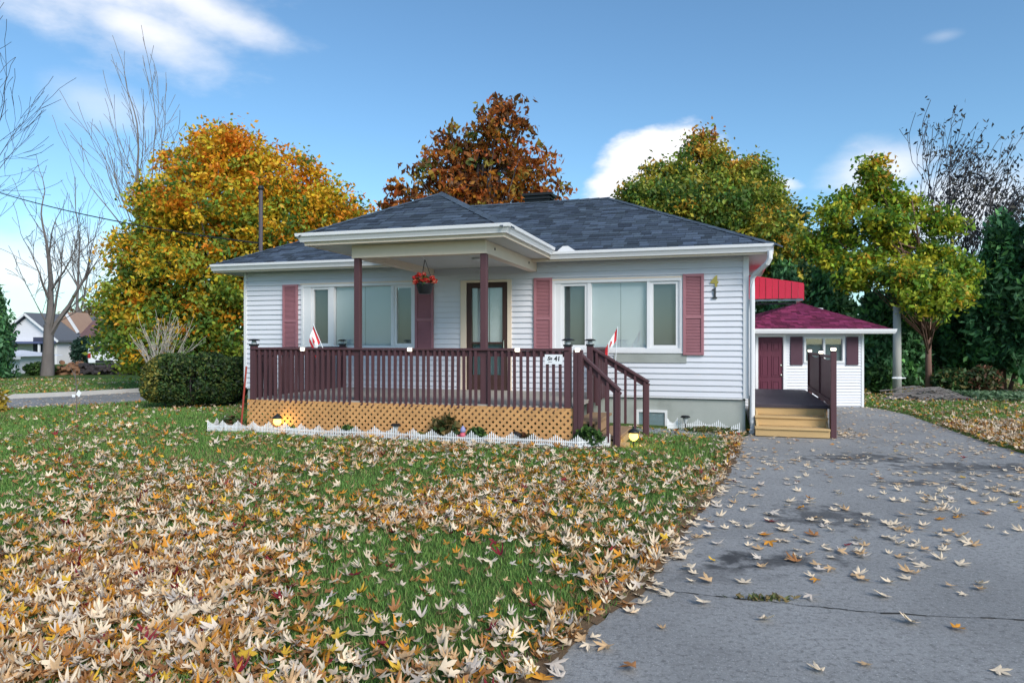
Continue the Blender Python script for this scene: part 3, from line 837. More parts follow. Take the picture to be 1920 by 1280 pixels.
# stairs going down to the right
for i, (u0, z) in enumerate(((DU1 + .03, .46), (DU1 + .36, .245))):
    B(u0, u0 + .36, -3.02, -1.62, z - .04, z).build('stair_tread', oldwood, deck, bevel=.006)
    B(u0 + .30, u0 + .325, -2.98, -1.66, z - .20, z - .041).build('stair_riser', oldwood, deck)
for v in (-3.0, -1.70):
    MB().prism([(DU1 + .03, .42), (DU1 + .40, .20), (DU1 + .73, .17), (DU1 + .86, .17), (DU1 + .86, .02), (DU1 + .03, .02)], 'y', v - .02, v + .02).build('stringer', newwood, deck)
B(DU1 + .70, DU1 + .735, -2.97, -1.73, .025, .20).build('stair_riser', newwood, deck)
def stair_rail(v, u0, u1, zt0, zt1, n):
    MB().bar((u0, v, zt0), (u1, v, zt1), .13, .04, up=(0, 0, 1)).build('handrail', rail_m, deck, bevel=.005)
    MB().bar((u0, v, zt0 - .07), (u1, v, zt1 - .07), .036, .085).build('sub_rail', rail_m, deck)
    for i in range(n):
        t = (i + .6) / n; u = u0 + (u1 - u0) * t; z = zt0 + (zt1 - zt0) * t
        B(u - .02, u + .02, v - .055, v - .02, max(.06, z - .92), z - .03).build('baluster', rail_m, deck)
    B(u1 - .10, u1, v - .04, v + .05, .02, zt1 - .02).build('post', rail_m, deck, bevel=.006)
stair_rail(-3.03, DU1 + .10, -1.87, 1.50, .93, 5)
stair_rail(-1.60, RR + .02, -1.60, 1.55, .98, 6)

# lights, flags, sign, basket on the deck
def hthing(name, label, cat, u, v, z, rz=0, group=None): return thing(name, label, cat, hw(u, v, z), -TH + rz, group)
def solar_cap(u, v, z, label):
    t = hthing('solar_post_light', label, 'lamp', u, v, z, 0, 'solar caps on the deck posts')
    MB().box(-.06, .06, -.06, .06, 0, .03).build('base', black, t)
    MB().lathe([(.035, .03), (.045, .055), (.035, .085)], 8).build('lens', clearp, t)
    MB().lathe([(.098, .085), (.10, .095), (.06, .115), (.02, .12)], 8).build('cap', black, t)
    return t
solar_cap(DU0 + .1, FR, RT + .03, 'black solar cap light on the deck post nearest the hedge')
solar_cap(DU0 + .1, -.12, RT + .03, 'black solar cap light on the post against the house wall')
solar_cap(DU1 - .05, FR, RT + .03, 'black solar cap light on the post above the white sign')
solar_cap(RR, -1.62, RT + .03, 'black solar cap light at the head of the inner stair rail')
for px, lab in ((567, 'small white rail light in front of the flag window'), (768, 'small white rail light below the hanging basket'), (970, 'small white rail light beside the front door'), (1083, 'small white rail light on the post at the stair head')):
    a = (px - 960) / FPX; v = FR - .075; BP = CORN + VX * v; u = (a * BP.y - BP.x) / (UX.x - a * UX.y)
    t = hthing('rail_light', lab, 'lamp', u, v, RT - .065, 0, 'white lights along the top rail')
    MB().box(-.036, .036, -.022, .022, .012, .066).build('lens', lampw, t, bevel=.01); MB().box(-.04, .04, -.005, .03, .066, .075).build('bracket', whitep, t)
a = (1038 - 960) / FPX; v = FR - .07; BP = CORN + VX * v; su = (a * BP.y - BP.x) / (UX.x - a * UX.y)
sg = hthing('railing_sign', 'small white hand-lettered sign hung on the deck railing', 'sign', su, v, 1.31)
MB().box(-.135, .135, -.006, .006, 0, .145).build('board', whitep, sg)
text_mesh('lettering', 'Sn', .075, .001, black, sg, (-.06, -.0075, .062), .3); text_mesh('lettering', '41', .095, .001, black, sg, (.055, -.0075, .052), .1)
MB().box(-.085, -.02, -.0085, -.0065, .03, .036).build('underline', black, sg)

def flag(label, u, v, z, lean, pole_len, w, h, yaw):
    t = hthing('small_flag', label, 'flag', u, v, z, yaw, None)
    top = Vector((lean * pole_len, 0, math.sqrt(1 - lean * lean) * pole_len))
    MB().tube([(0, 0, 0), top], .006, 6).build('pole', whitep, t)
    mb = MB(); nn = 9; d = Vector((-lean * .4, 0, -1)).normalized(); side = Vector((-1 if lean >= 0 else 1, 0, -.35)).normalized()
    base = top - Vector((lean, 0, 1)).normalized() * .01; along = (Vector((0, 0, 0)) - top).normalized()
    hang = Vector((-.22, -.1, -1) if lean < 0 else (-.5, -.1, -.9)).normalized()
    P = lambda s, q: base + along * (h * q) + hang * (w * s) + Vector((0, .02 * math.sin(s * 7 + q * 2), 0))
    for i in range(nn - 1):
        s0, s1 = i / (nn - 1), (i + 1) / (nn - 1); mb.cur = 0 if (s0 < .25 or s1 > .75) else 1
        for j in range(3):
            mb.add([P(s0, j / 3), P(s1, j / 3), P(s1, (j + 1) / 3), P(s0, (j + 1) / 3)], [(0, 1, 2, 3)])
    c = mb.build('cloth', [redp, whitec], t); sol = c.modifiers.new('t', 'SOLIDIFY'); sol.thickness = .002
    # leaf emblem on the white field
    out = [(0, -.5), (.06, -.2), (.45, -.25), (.36, -.05), (.5, .12), (.3, .15), (.28, .3), (.12, .2), (.16, .45), (0, .6)]
    poly = out + [(-x_, z_) for x_, z_ in out[-2:0:-1]]
    em = MB(); vs = [P(.5 + x_ * .22, .5 - z_ * .5) + Vector((0, -.006, 0)) for x_, z_ in poly]
    em.add(vs + [P(.5, .5) + Vector((0, -.006, 0))], [(i, (i + 1) % len(vs), len(vs)) for i in range(len(vs))])
    em.build('leaf_emblem', redp, t)
    return t
a = (606 - 960) / FPX; v = FR; BP = CORN + VX * v; fu = (a * BP.y - BP.x) / (UX.x - a * UX.y)
flag('small red and white maple-leaf flag on the railing before the far window', fu, v, RT - .02, -.42, .46, .30, .30, 0)
flag('small red and white maple-leaf flag on a stick above the stair rail', -2.16, -1.60, 1.20, .06, .70, .42, .20, 0)

hb = hthing('hanging_basket', 'black hanging basket of red flowers below the porch beam', 'flower basket', -5.06, -2.86, 2.42)
MB().lathe([(.085, 0), (.10, .01), (.145, .15), (.155, .165), (.14, .17)], 18).build('pot', blackm, hb, smooth=True)
for ang in (20, 140, 260):
    MB().tube([(.14 * math.cos(rad(ang)), .14 * math.sin(rad(ang)), .16), (0, 0, .56)], .005, 5).build('hanger', black, hb)
MB().tube([(0, 0, .56), (0, -.06, .585), (0, -.13, .592)], .006, 5).build('hook', whitep, hb)
def puff(name, n, cen, rad3, size, pal, parent, m=None, seed=0, up=.3):
    r = np.random.default_rng(seed); d = r.normal(size=(n, 3)); d /= np.linalg.norm(d, axis=1)[:, None]
    c = np.array(cen) + d * np.array(rad3) * (r.random((n, 1)) ** .4)
    return leaf_cloud(name, c, size, pal[r.integers(0, len(pal), n)] * r.uniform(.7, 1.25, (n, 1)), parent, r, m=m, up=up)

def leaf_cloud(name, c, size, col, parent, r, m=None, up=.3, elong=1.5, droop=0.0):
    """one folded leaf-sized blade (two triangles) per centre"""
    n = len(c); s = size * r.uniform(.65, 1.3, (n, 1))
    nr = r.normal(size=(n, 3)); nr[:, 2] += up * 2; nr /= np.linalg.norm(nr, axis=1)[:, None]
    t = r.normal(size=(n, 3)); t[:, 2] -= droop; t -= nr * (t * nr).sum(1)[:, None]; t /= np.linalg.norm(t, axis=1)[:, None] + 1e-9
    b = np.cross(nr, t)
    V = np.stack([c - t * s * .5 * elong, c + b * s * .42 + nr * s * .12, c + t * s * .5 * elong, c - b * s * .42 + nr * s * .12], 1).reshape(-1, 3)
    i = np.arange(n)[:, None] * 4
    F = np.concatenate([i + np.array([[0, 1, 2]]), i + np.array([[0, 2, 3]])])
    return np_mesh(name, V, F, m or folm, np.repeat(col, 4, 0), parent)
puff('foliage', 160, (0, 0, .2), (.17, .17, .09), .05, np.array([(.05, .13, .03), (.09, .18, .04), (.03, .08, .02)]), hb, seed=3)
for k, (x_, y_, z_) in enumerate([(-.15, -.05, .26), (-.06, -.1, .30), (.02, -.12, .22), (.15, -.06, .25), (.18, -.03, .20), (-.17, 0, .20), (.08, -.1, .20), (-.04, .02, .32), (-.1, -.12, .19)]):
    puff('blossom', 55, (x_, y_, z_), (.05, .045, .04), .032, np.array([(.62, .03, .03), (.75, .07, .05), (.5, .02, .03), (.7, .25, .15)]), hb, seed=20 + k)

# ------------------------------------------------------------------ side deck and steps
sdk = thing('side_deck', 'side porch with new wooden steps and dark privacy screen', 'deck', hw(0, 0), -TH)
SU0, SU1 = .125, 1.30
SDZ = .50; rise = SDZ / 3
for i in range(3):
    v0 = -.42 + i * .26
    zt = rise * (i + 1)
    B(SU0 - .02 + .008 * i, SU1, v0, v0 + .03, rise * i + (.012 if i == 0 else .004), zt - .035).build('riser_board', newwood, sdk, bevel=.003)
    if i < 2: B(SU0 - .03 + .008 * i, SU1 + .005, v0 - .03, v0 + .262, zt - .034, zt).build('tread_board', newwood, sdk, bevel=.005)
for u in (SU0 + .0, SU1 - .04): MB().prism([(-.38, .01), (-.38, .12), (-.12, .29), (.12, .45), (.12, .01)], 'x', u, u + .038).build('stringer', newwood, sdk)
B(SU0, SU1 + .09, .08, 4.4, SDZ - .036, SDZ - .001).build('floor', sdeckm, sdk)
for i in range(30): B(SU0 + .001, SU1 + .08, .075 + i * .144, .075 + i * .144 + .138, SDZ, SDZ + .022).build('floor_board', sdeckm, sdk)
for v in np.linspace(.2, 4.2, 4): B(SU0, SU0 + .09, v, v + .09, 0, SDZ - .037).build('footing_post', oldwood, sdk); B(SU1 - .05, SU1 + .04, v, v + .09, 0, SDZ - .037).build('footing_post', oldwood, sdk)
SPOSTS = [(SU1 + .06, -.36, 1.47), (SU1 + .10, 1.6, 1.39), (SU1 + .14, 3.9, 1.39)]
for (u, v, z) in SPOSTS: B(u - .045, u + .045, v - .045, v + .045, .01, z).build('post', rail_m, sdk, bevel=.005)
for (a, b) in zip(SPOSTS[:-1], SPOSTS[1:]):
    n = int((b[1] - a[1]) / .14)
    for i in range(n):
        t = (i + .5) / n; u = a[0] + (b[0] - a[0]) * t; v = a[1] + .05 + (b[1] - a[1] - .1) * t
        sag = -.05 * math.sin(math.pi * t)
        B(u - .012, u + .012, v - .062, v + .062, .12 if v < .1 else SDZ + .05, 1.36 + sag).build('screen_board', rail_m, sdk)
    MB().bar((a[0], a[1], 1.38), (b[0], b[1], 1.38), .05, .045).build('top_rail', rail_m, sdk); MB().bar((a[0] - .03, a[1], SDZ + .10), (b[0] - .03, b[1], SDZ + .10), .03, .09).build('bottom_rail', rail_m, sdk)
for (u, v, z), lab in zip(SPOSTS, ('lit square lamp on the front post of the side steps', 'lit lamp on the middle post of the side screen', 'lit lamp on the far post of the side screen')):
    t = hthing('post_lamp', lab, 'lamp', u, v, z, 0, 'lamps on the side deck posts')
    MB().lathe([(.04, 0), (.055, .012), (.055, .02)], 8).build('base', black, t); MB().box(-.04, .04, -.04, .04, .02, .075).build('lens', lampw, t, bevel=.01); MB().lathe([(.062, .075), (.05, .088), (.02, .098)], 8).build('cap', black, t)

# ------------------------------------------------------------------ small white-sided garage at the drive's end
gar = thing('garage', 'small white-sided garage with wine-red hip roof', 'garage', (7.25, 17.72, 0), 0)
def gl(x): return (x - 960) / FPX * 17.72 - 7.25
GL, GR = -1.95, gl(1618)
gw = MB(); gd = (gl(1421), gl(1468), 0.0, 1.765); gwn = (gl(1507), gl(1583), 1.11, 1.765)
for (za, zb) in ((0, 1.11), (1.11, 1.765), (1.765, 1.86)):
    x = GL
    for (o0, o1, oz0, oz1) in (gd, gwn):
        if oz0 - .001 <= za < oz1 - .001: gw.box(x, o0, 0.004, .1, za, zb); x = o1
    gw.box(x, GR, 0.004, .1, za, zb)
gw.box(GL, GL + .1, .1, 2.6, 0, 1.86); gw.box(GR - .1, GR, .1, 2.6, 0, 1.86); gw.box(GL, GR, 2.601, 2.7, 0, 1.86); gw.box(GL + .1, GR - .1, .3, 2.5, -.02, .02)
gwall = gw.build('wall', vinyl, gar)
sb = MB(); z = .03; c = .072
while z < 1.84:
    zm = z + c / 2; x = GL
    for (o0, o1, oz0, oz1) in (gd, gwn):
        if oz0 - .05 < zm < oz1 + .03:
            sb.prism([(-.024, z), (-.024, z + .007), (-.004, z + c - .003), (.003, z + c - .003), (.003, z)], 'x', x, o0 - .03); x = o1 + .03
    sb.prism([(-.024, z), (-.024, z + .007), (-.004, z + c - .003), (.003, z + c - .003), (.003, z)], 'x', x, GR - .05); z += c
sb.build('siding', vinyl, gwall)
B(GR - .05, GR + .012, -.032, .06, 0, 1.86).build('corner_trim', trimw, gar)
door = B(gd[0] + .0, gd[1], .02, .06, .02, 1.75).build('door', winered, gar)
w2 = (gd[1] - gd[0])
for (fx0, fx1) in ((.12, .44), (.56, .88)):
    for (za, zb) in ((.22, .66), (.76, 1.30), (1.42, 1.64)):
        MB().frame(gd[0] + fx0 * w2, gd[0] + fx1 * w2, za, zb, .025, .008, .02).build('panel_mould', winered, door)
        B(gd[0] + fx0 * w2 + .045, gd[0] + fx1 * w2 - .045, .012, .02, za + .045, zb - .045).build('raised_panel', winered, door)
MB().lathe([(.0, 0), (.022, .005), (.028, .03), (0, .045)], 10, (0, 0, 0)).build('knob', chrome, door, loc=(gd[1] - .045, .02, .80)).rotation_euler = (rad(90), 0, 0)
MB().lathe([(.0, 0), (.024, .003), (.022, .018), (0, .02)], 10, (0, 0, 0)).build('deadbolt', chrome, door, loc=(gd[1] - .045, .02, 1.05)).rotation_euler = (rad(90), 0, 0)
dc = MB(); dc.box(gd[0] - .07, gd[0] - .002, -.032, .06, 0, 1.83); dc.box(gd[1] + .002, gd[1] + .075, -.032, .06, 0, 1.83); dc.box(gd[0] - .002, gd[1] + .002, -.032, .06, 1.766, 1.83); dc.build('door_casing', trimw, gar)
gwd = MB().frame(gwn[0], gwn[1], gwn[2], gwn[3], .05, -.025, .06); xm = (gwn[0] + gwn[1]) / 2; gwd.box(xm - .025, xm + .025, -.02, .06, gwn[2] + .051, gwn[3] - .051)
gwd = gwd.build('window', trimw, gar)
for (a, b) in ((gwn[0] + .05, xm - .025), (xm + .025, gwn[1] - .05)):
    B(a, b, .018, .022, gwn[2] + .05, gwn[3] - .05).build('pane', GLASS, gwd); B(a, b, .065, .07, gwn[2] + .05, gwn[3] - .05).build('curtain', mat('grey_room', (.13, .17, .19), .8, .2, 3), gwd)
B(xm - .02, xm + .04, .05, .062, 1.5, 1.71).build('ornament', whitep, gwd)
for (a, b) in ((gl(1481), gl(1504)), (gl(1586), gl(1608))): B(a, b, -.05, -.013, 1.06, 1.77).build('shutter', mat('plum_shutter', (.075, .032, .05), .6, .12), gar, bevel=.004)
AX, AY, AZ_ = .44, 1.10, 2.68
EL, ER, EF, EB, GE = -1.97, gl(1662) - .06, -.38, 2.95, 1.955
gp_ = [(EL, EF, GE), (ER, EF, GE), (ER, EB, GE), (EL, EB, GE), (AX - .04, AY, AZ_), (AX + .04, AY, AZ_)]
gr_ = MB().add([*gp_, *[(x, y, z - .03) for x, y, z in gp_[:4]]], [(0, 1, 5, 4), (1, 2, 5), (2, 3, 4, 5), (3, 0, 4), (6, 7, 8, 9), (0, 1, 7, 6), (1, 2, 8, 7), (2, 3, 9, 8), (3, 0, 6, 9)]).build('roof', mat('wine_deck', (.06, .01, .025), .9), gar)
mb, cols = MB(), []
def tri_plane(e0, e1, ap, seed):
    e0, e1, ap = Vector(e0), Vector(e1), Vector(ap); al = (e1 - e0).normalized(); t = (ap - e0).dot(al); foot = e0 + al * t; u_ = ap - foot; L_ = u_.length
    shingle_plane(mb, cols, e0, e1, u_ / L_, L_, t / L_, ((e1 - e0).length - t) / L_, expo=.10, base=(.15, .022, .062), seed=seed, tabw=(.1, .26))
tri_plane(gp_[0], gp_[1], (AX, AY, AZ_), 41); tri_plane(gp_[1], gp_[2], (AX, AY, AZ_), 42); tri_plane(gp_[2], gp_[3], (AX, AY, AZ_), 43); tri_plane(gp_[3], gp_[0], (AX, AY, AZ_), 44)
o = color_build(mb, cols, 'shingles', shing, gr_); o['kind'] = 'stuff'
sweep([(EL, EF), (ER, EF), (ER, EB)], [(0, 1.845), (.05, 1.845), (.075, 1.90), (.085, 1.96), (.0, 1.96)], 'gutter', trimw, gar)
B(EL, ER - .01, EF + .01, .003, 1.862, 1.875).build('soffit', soffm, gar); B(GR + .013, ER - .01, .004, EB - .02, 1.862, 1.875).build('soffit', soffm, gar)
MB().lathe([(.09, 0), (.10, .06), (.14, .07), (.12, .11), (0, .13)], 10, (AX + .45, AY - .1, 2.42)).build('roof_turbine', mat('pale_metal', (.6, .58, .62), .4), gar)

# ------------------------------------------------------------------ flower bed, white picket border, garden lights
def zg(x, y): return float(hgt(np.array([x]), np.array([y]))[0])
def hz(u, v): p = hw(u, v); return zg(p.x, p.y)
bed = MB(); nb = 40
for i in range(nb + 1):
    u = -8.95 + (6.85) * i / nb
    for v in (-3.36 + .02 * math.sin(i * 1.7), -3.2, -3.02):
        p = hw(u, v); bed.v.append((p.x, p.y, zg(p.x, p.y) + .016 + (.02 if v == -3.2 else 0)))
for i in range(nb):
    for j in range(2):
        a = i * 3 + j; bed.f.append((a, a + 3, a + 4, a + 1)); bed.mi.append(0)
tag(bed.build('flower_bed', soil, smooth=True), 'narrow mulched flower bed along the lattice', kind='structure')

def picket_border(name, label, path, lean=0.0):
    """scalloped plastic picket edging; path in house coordinates"""
    p0 = path[0]
    root = thing(name, label, 'fence', hw(p0[0], p0[1], hz(*p0)), -TH)
    r = random.Random(len(path)); run = 0.0
    for (a, b) in zip(path[:-1], path[1:]):
        L = math.hypot(b[0] - a[0], b[1] - a[1]); ns = max(1, round(L / .33))
        for s in range(ns):
            mb = MB(); n = 11; tw = r.uniform(-.03, .03); bow = r.uniform(-.02, .02)
            ends = []
            for i in range(n + 1):
                t = (s + i / n) / ns
                u = a[0] + (b[0] - a[0]) * t - p0[0]; v = a[1] + (b[1] - a[1]) * t - p0[1] + bow * math.sin(math.pi * i / n)
                zb = hz(a[0] + (b[0] - a[0]) * t, a[1] + (b[1] - a[1]) * t) - hz(*p0)
                q = abs(i / n - .5) * 2; h = .125 + .085 * q ** 1.6 + r.uniform(-.006, .006)
                sl_ = tw + r.uniform(-.012, .012) + lean
                zt = zb + h; ends.append((u, v, zb))
                dx, dy = (b[0] - a[0]) / L, (b[1] - a[1]) / L; w = .0068
                foot = -.03 if i % 5 == 2 else .012
                mb.add([(u - dx * w, v - dy * w, zb + foot), (u + dx * w, v + dy * w, zb + foot), (u + dx * w + sl_ * .1 * dx, v + dy * w - .0, zt - .02), (u + sl_ * .1, v, zt), (u - dx * w + sl_ * .1 * dx, v - dy * w, zt - .02),
                        (u - dx * w, v - dy * w + .008, zb + foot), (u + dx * w, v + dy * w + .008, zb + foot), (u + dx * w, v + dy * w + .008, zt - .02), (u, v + .008, zt), (u - dx * w, v - dy * w + .008, zt - .02)],
                       [(0, 1, 2, 3, 4), (9, 8, 7, 6, 5), (0, 5, 6, 1), (1, 6, 7, 2), (2, 7, 8, 3), (3, 8, 9, 4), (4, 9, 5, 0)])
            for zz in (.045, .10):
                mb.bar(Vector(ends[0]) + Vector((0, .012, zz)), Vector(ends[-1]) + Vector((0, .012, zz)), .006, .014)
            mb.build('picket_section', whitep, root)
    return root
picket_border('picket_border', 'low scalloped white picket edging in front of the lattice', [(-9.02, -2.75), (-8.86, -3.38), (-7.0, -3.42), (-5.0, -3.44), (-3.4, -3.46), (-2.42, -3.44), (-2.02, -3.05)])
picket_border('picket_border', 'short scalloped white picket edging by the concrete foundation', [(-1.38, -.55), (-1.22, -.40), (-.16, -.36)])

def bed_spot(px, v, dz=0.0):
    a = (px - 960) / FPX; BP = CORN + VX * v; u = (a * BP.y - BP.x) / (UX.x - a * UX.y)
    p = hw(u, v); return (p.x, p.y, zg(p.x, p.y) + dz)
def garden_lamp(label, px, v, lit, hgt_=.2, tilt=0.0, kind='globe'):
    p = bed_spot(px, v); t = thing('garden_lamp', label, 'lamp', p, -TH); t.rotation_euler = (0, tilt, -TH)
    MB().tube([(0, 0, -.05), (0, 0, hgt_)], .009, 6).build('stake', black, t)
    lens = lampy if lit else clearp
    if kind == 'globe':
        MB().lathe([(.02, 0), (.05, .02), (.068, .06), (.06, .10), (.045, .12)], 14, (0, 0, hgt_)).build('lens', lens, t, smooth=True)
        MB().lathe([(.085, .115), (.08, .14), (.05, .165), (.015, .18), (.012, .2), (0, .205)], 14, (0, 0, hgt_)).build('cap', blackm, t, smooth=True)
    else:
        MB().lathe([(.015, 0), (.055, .10), (.06, .105)], 8, (0, 0, hgt_)).build('lens', lens, t)
        MB().lathe([(.085, .105), (.085, .12), (.06, .14), (.015, .145)], 8, (0, 0, hgt_)).build('cap', black, t)
    if lit:
        l = bpy.data.lights.new('lamp_glow', 'POINT'); l.energy = 2.2; l.color = (1, .62, .15); l.shadow_soft_size = .05
        lo = bpy.data.objects.new('lamp_glow', l); COL.objects.link(lo); lo.parent = t; lo.location = (.05, .02, hgt_ + .05)
    return t
garden_lamp('glowing yellow garden lamp in front of the lattice', 520, -3.25, True, .13)
garden_lamp('unlit black cone garden lamp in front of the lattice', 742, -3.27, False, .10, kind='cone')
garden_lamp('tilted unlit black garden lantern leaning by the lattice', 962, -3.30, False, .06, .45, 'cone')
garden_lamp('glowing yellow garden lamp at the foot of the stairs', 1188, -2.95, True, .10)
garden_lamp('unlit dark garden lamp by the concrete foundation', 1285, -.52, False, .13, kind='cone')
t = thing('garden_ornament', 'tiny pink and blue garden ornament in the flower bed', 'ornament', bed_spot(868, -3.28), -TH)
MB().tube([(0, 0, -.03), (0, 0, .08)], .006, 5).build('stick', black, t)
MB().lathe([(.02, .07), (.05, .085), (.055, .13), (.03, .16), (.015, .165)], 10).build('body', mat('pink_paint', (.62, .12, .17), .5), t, smooth=True)
MB().lathe([(.03, .16), (.045, .18), (.04, .215), (.012, .26), (0, .265)], 10).build('hat', mat('lilac_paint', (.28, .30, .52), .5), t, smooth=True)
MB().tube([(-.045, 0, .12), (-.08, -.01, .10), (-.09, -.02, .12)], .012, 6).build('arm', MATS['pink_paint'], t); MB().tube([(.045, 0, .12), (.08, -.01, .10), (.09, -.02, .12)], .012, 6).build('arm', MATS['pink_paint'], t)

# ------------------------------------------------------------------ plants
def pal(*c): return np.array(c)
GREENS = pal((.035, .09, .02), (.055, .13, .03), (.09, .17, .04), (.03, .065, .02))
def clump(label, px, v, w, h, n, size, palette, seed, name='garden_plant', stems=5):
    p = bed_spot(px, v); t = thing(name, label, 'plant', p, -TH)
    r = np.random.default_rng(seed)
    d = r.normal(size=(n, 3)); d /= np.linalg.norm(d, axis=1)[:, None]; c = d * np.array((w, w * .6, h * .5)) * r.random((n, 1)) ** .45; c[:, 2] += h * .5 + .02; c[:, 2] = np.maximum(c[:, 2], .015)
    leaf_cloud('foliage', c, size, palette[r.integers(0, len(palette), n)] * r.uniform(.7, 1.3, (n, 1)), t, r, up=.4, elong=2.0)
    mb = MB()
    for k in range(stems):
        a = R.uniform(-1, 1); mb.tube([(0, 0, -.02), (a * w * .4, R.uniform(-.03, .03), h * .5), (a * w * .7, R.uniform(-.05, .05), h * .85)], [.006, .005, .003], 5)
    mb.build('stems', mat('dry_stem', (.22, .16, .08), .8), t)
    return t
DRY = pal((.16, .12, .04), (.10, .12, .04), (.22, .15, .06), (.05, .09, .03))
clump('dark green clump behind the picket edging, second from the glowing lamp', 652, -3.26, .12, .17, 220, .05, GREENS, 1)
clump('small green tuft beside the glowing yellow lamp', 545, -3.27, .10, .12, 130, .05, pal((.09, .16, .03), (.2, .22, .04), (.05, .1, .02)), 2)
clump('tall drooping brown-green plant before the lattice', 836, -3.24, .22, .40, 170, .10, DRY, 3, stems=9)
clump('green tuft beside the tiny pink ornament', 893, -3.27, .17, .22, 300, .05, GREENS, 4)
clump('low reddish-brown plant near the end of the lattice', 985, -3.27, .17, .16, 160, .05, pal((.14, .05, .03), (.06, .09, .03), (.1, .08, .03)), 5)
clump('bushy green plant at the foot of the stairs', 1103, -3.2, .22, .28, 420, .055, GREENS, 6)
clump('yellowing plant before the lattice next to the cone lamp', 792, -3.27, .16, .12, 140, .05, pal((.35, .3, .05), (.12, .16, .03), (.2, .18, .04)), 7)
clump('brown and green plants at the hedge end of the flower bed', 432, -3.1, .22, .22, 260, .06, pal((.14, .07, .04), (.05, .1, .03), (.08, .12, .04), (.2, .12, .07)), 8)
clump('low green plants along the concrete foundation', 1330, -.62, .45, .07, 260, .05, pal((.07, .13, .03), (.2, .16, .06), (.12, .14, .04)), 9)
# red stake at the deck corner
a_ = bed_spot(451, -3.25); b_ = Vector(bed_spot(462, -3.1)); b_.z = 1.22
tag(MB().tube([a_, Vector(a_).lerp(b_, .5), b_], .016, 8).build('garden_stake', mat('red_paint', (.32, .045, .03), .5)), 'thin red stake leaning at the deck corner', 'stake')
# gravel by the foundation
def pebbles(name, label, cx, cy, ru, rv, n, s, seed):
    r = np.random.default_rng(seed); a = r.uniform(0, 6.283, n); q = np.sqrt(r.random(n)); u = cx + np.cos(a) * q * ru; v = cy + np.sin(a) * q * rv
    x = CORN.x + u * UX.x + v * VX.x; y = CORN.y + u * UX.y + v * VX.y; z = hgt(x, y) + .012
    base = np.array([(1, 0, 0), (-.5, .85, 0), (-.5, -.85, 0), (.2, .1, .7), (-.1, 0, -.6)])
    Fb = np.array([(0, 1, 3), (1, 2, 3), (2, 0, 3), (1, 0, 4), (2, 1, 4), (0, 2, 4)])
    rot = r.uniform(0, 6.283, n); sc = s * r.uniform(.6, 1.4, (n, 3))
    P = base[None] * sc[:, None, :]; X = P[..., 0] * np.cos(rot)[:, None] - P[..., 1] * np.sin(rot)[:, None]; Y = P[..., 0] * np.sin(rot)[:, None] + P[..., 1] * np.cos(rot)[:, None]
    V = np.stack([X + x[:, None], Y + y[:, None], P[..., 2] + z[:, None]], -1).reshape(-1, 3)
    Fa = (np.arange(n)[:, None, None] * 5 + Fb[None]).reshape(-1, 3)
    col = np.repeat(np.array((.30, .31, .34)) * r.uniform(.5, 1.5, (n, 1)), 5, 0)
    return tag(np_mesh(name, V, Fa, gravelm, col), label, kind='stuff')
pebbles('gravel', 'grey gravel beside the stairs and foundation', -1.1, -.95, 1.0, .38, 2600, .016, 4)

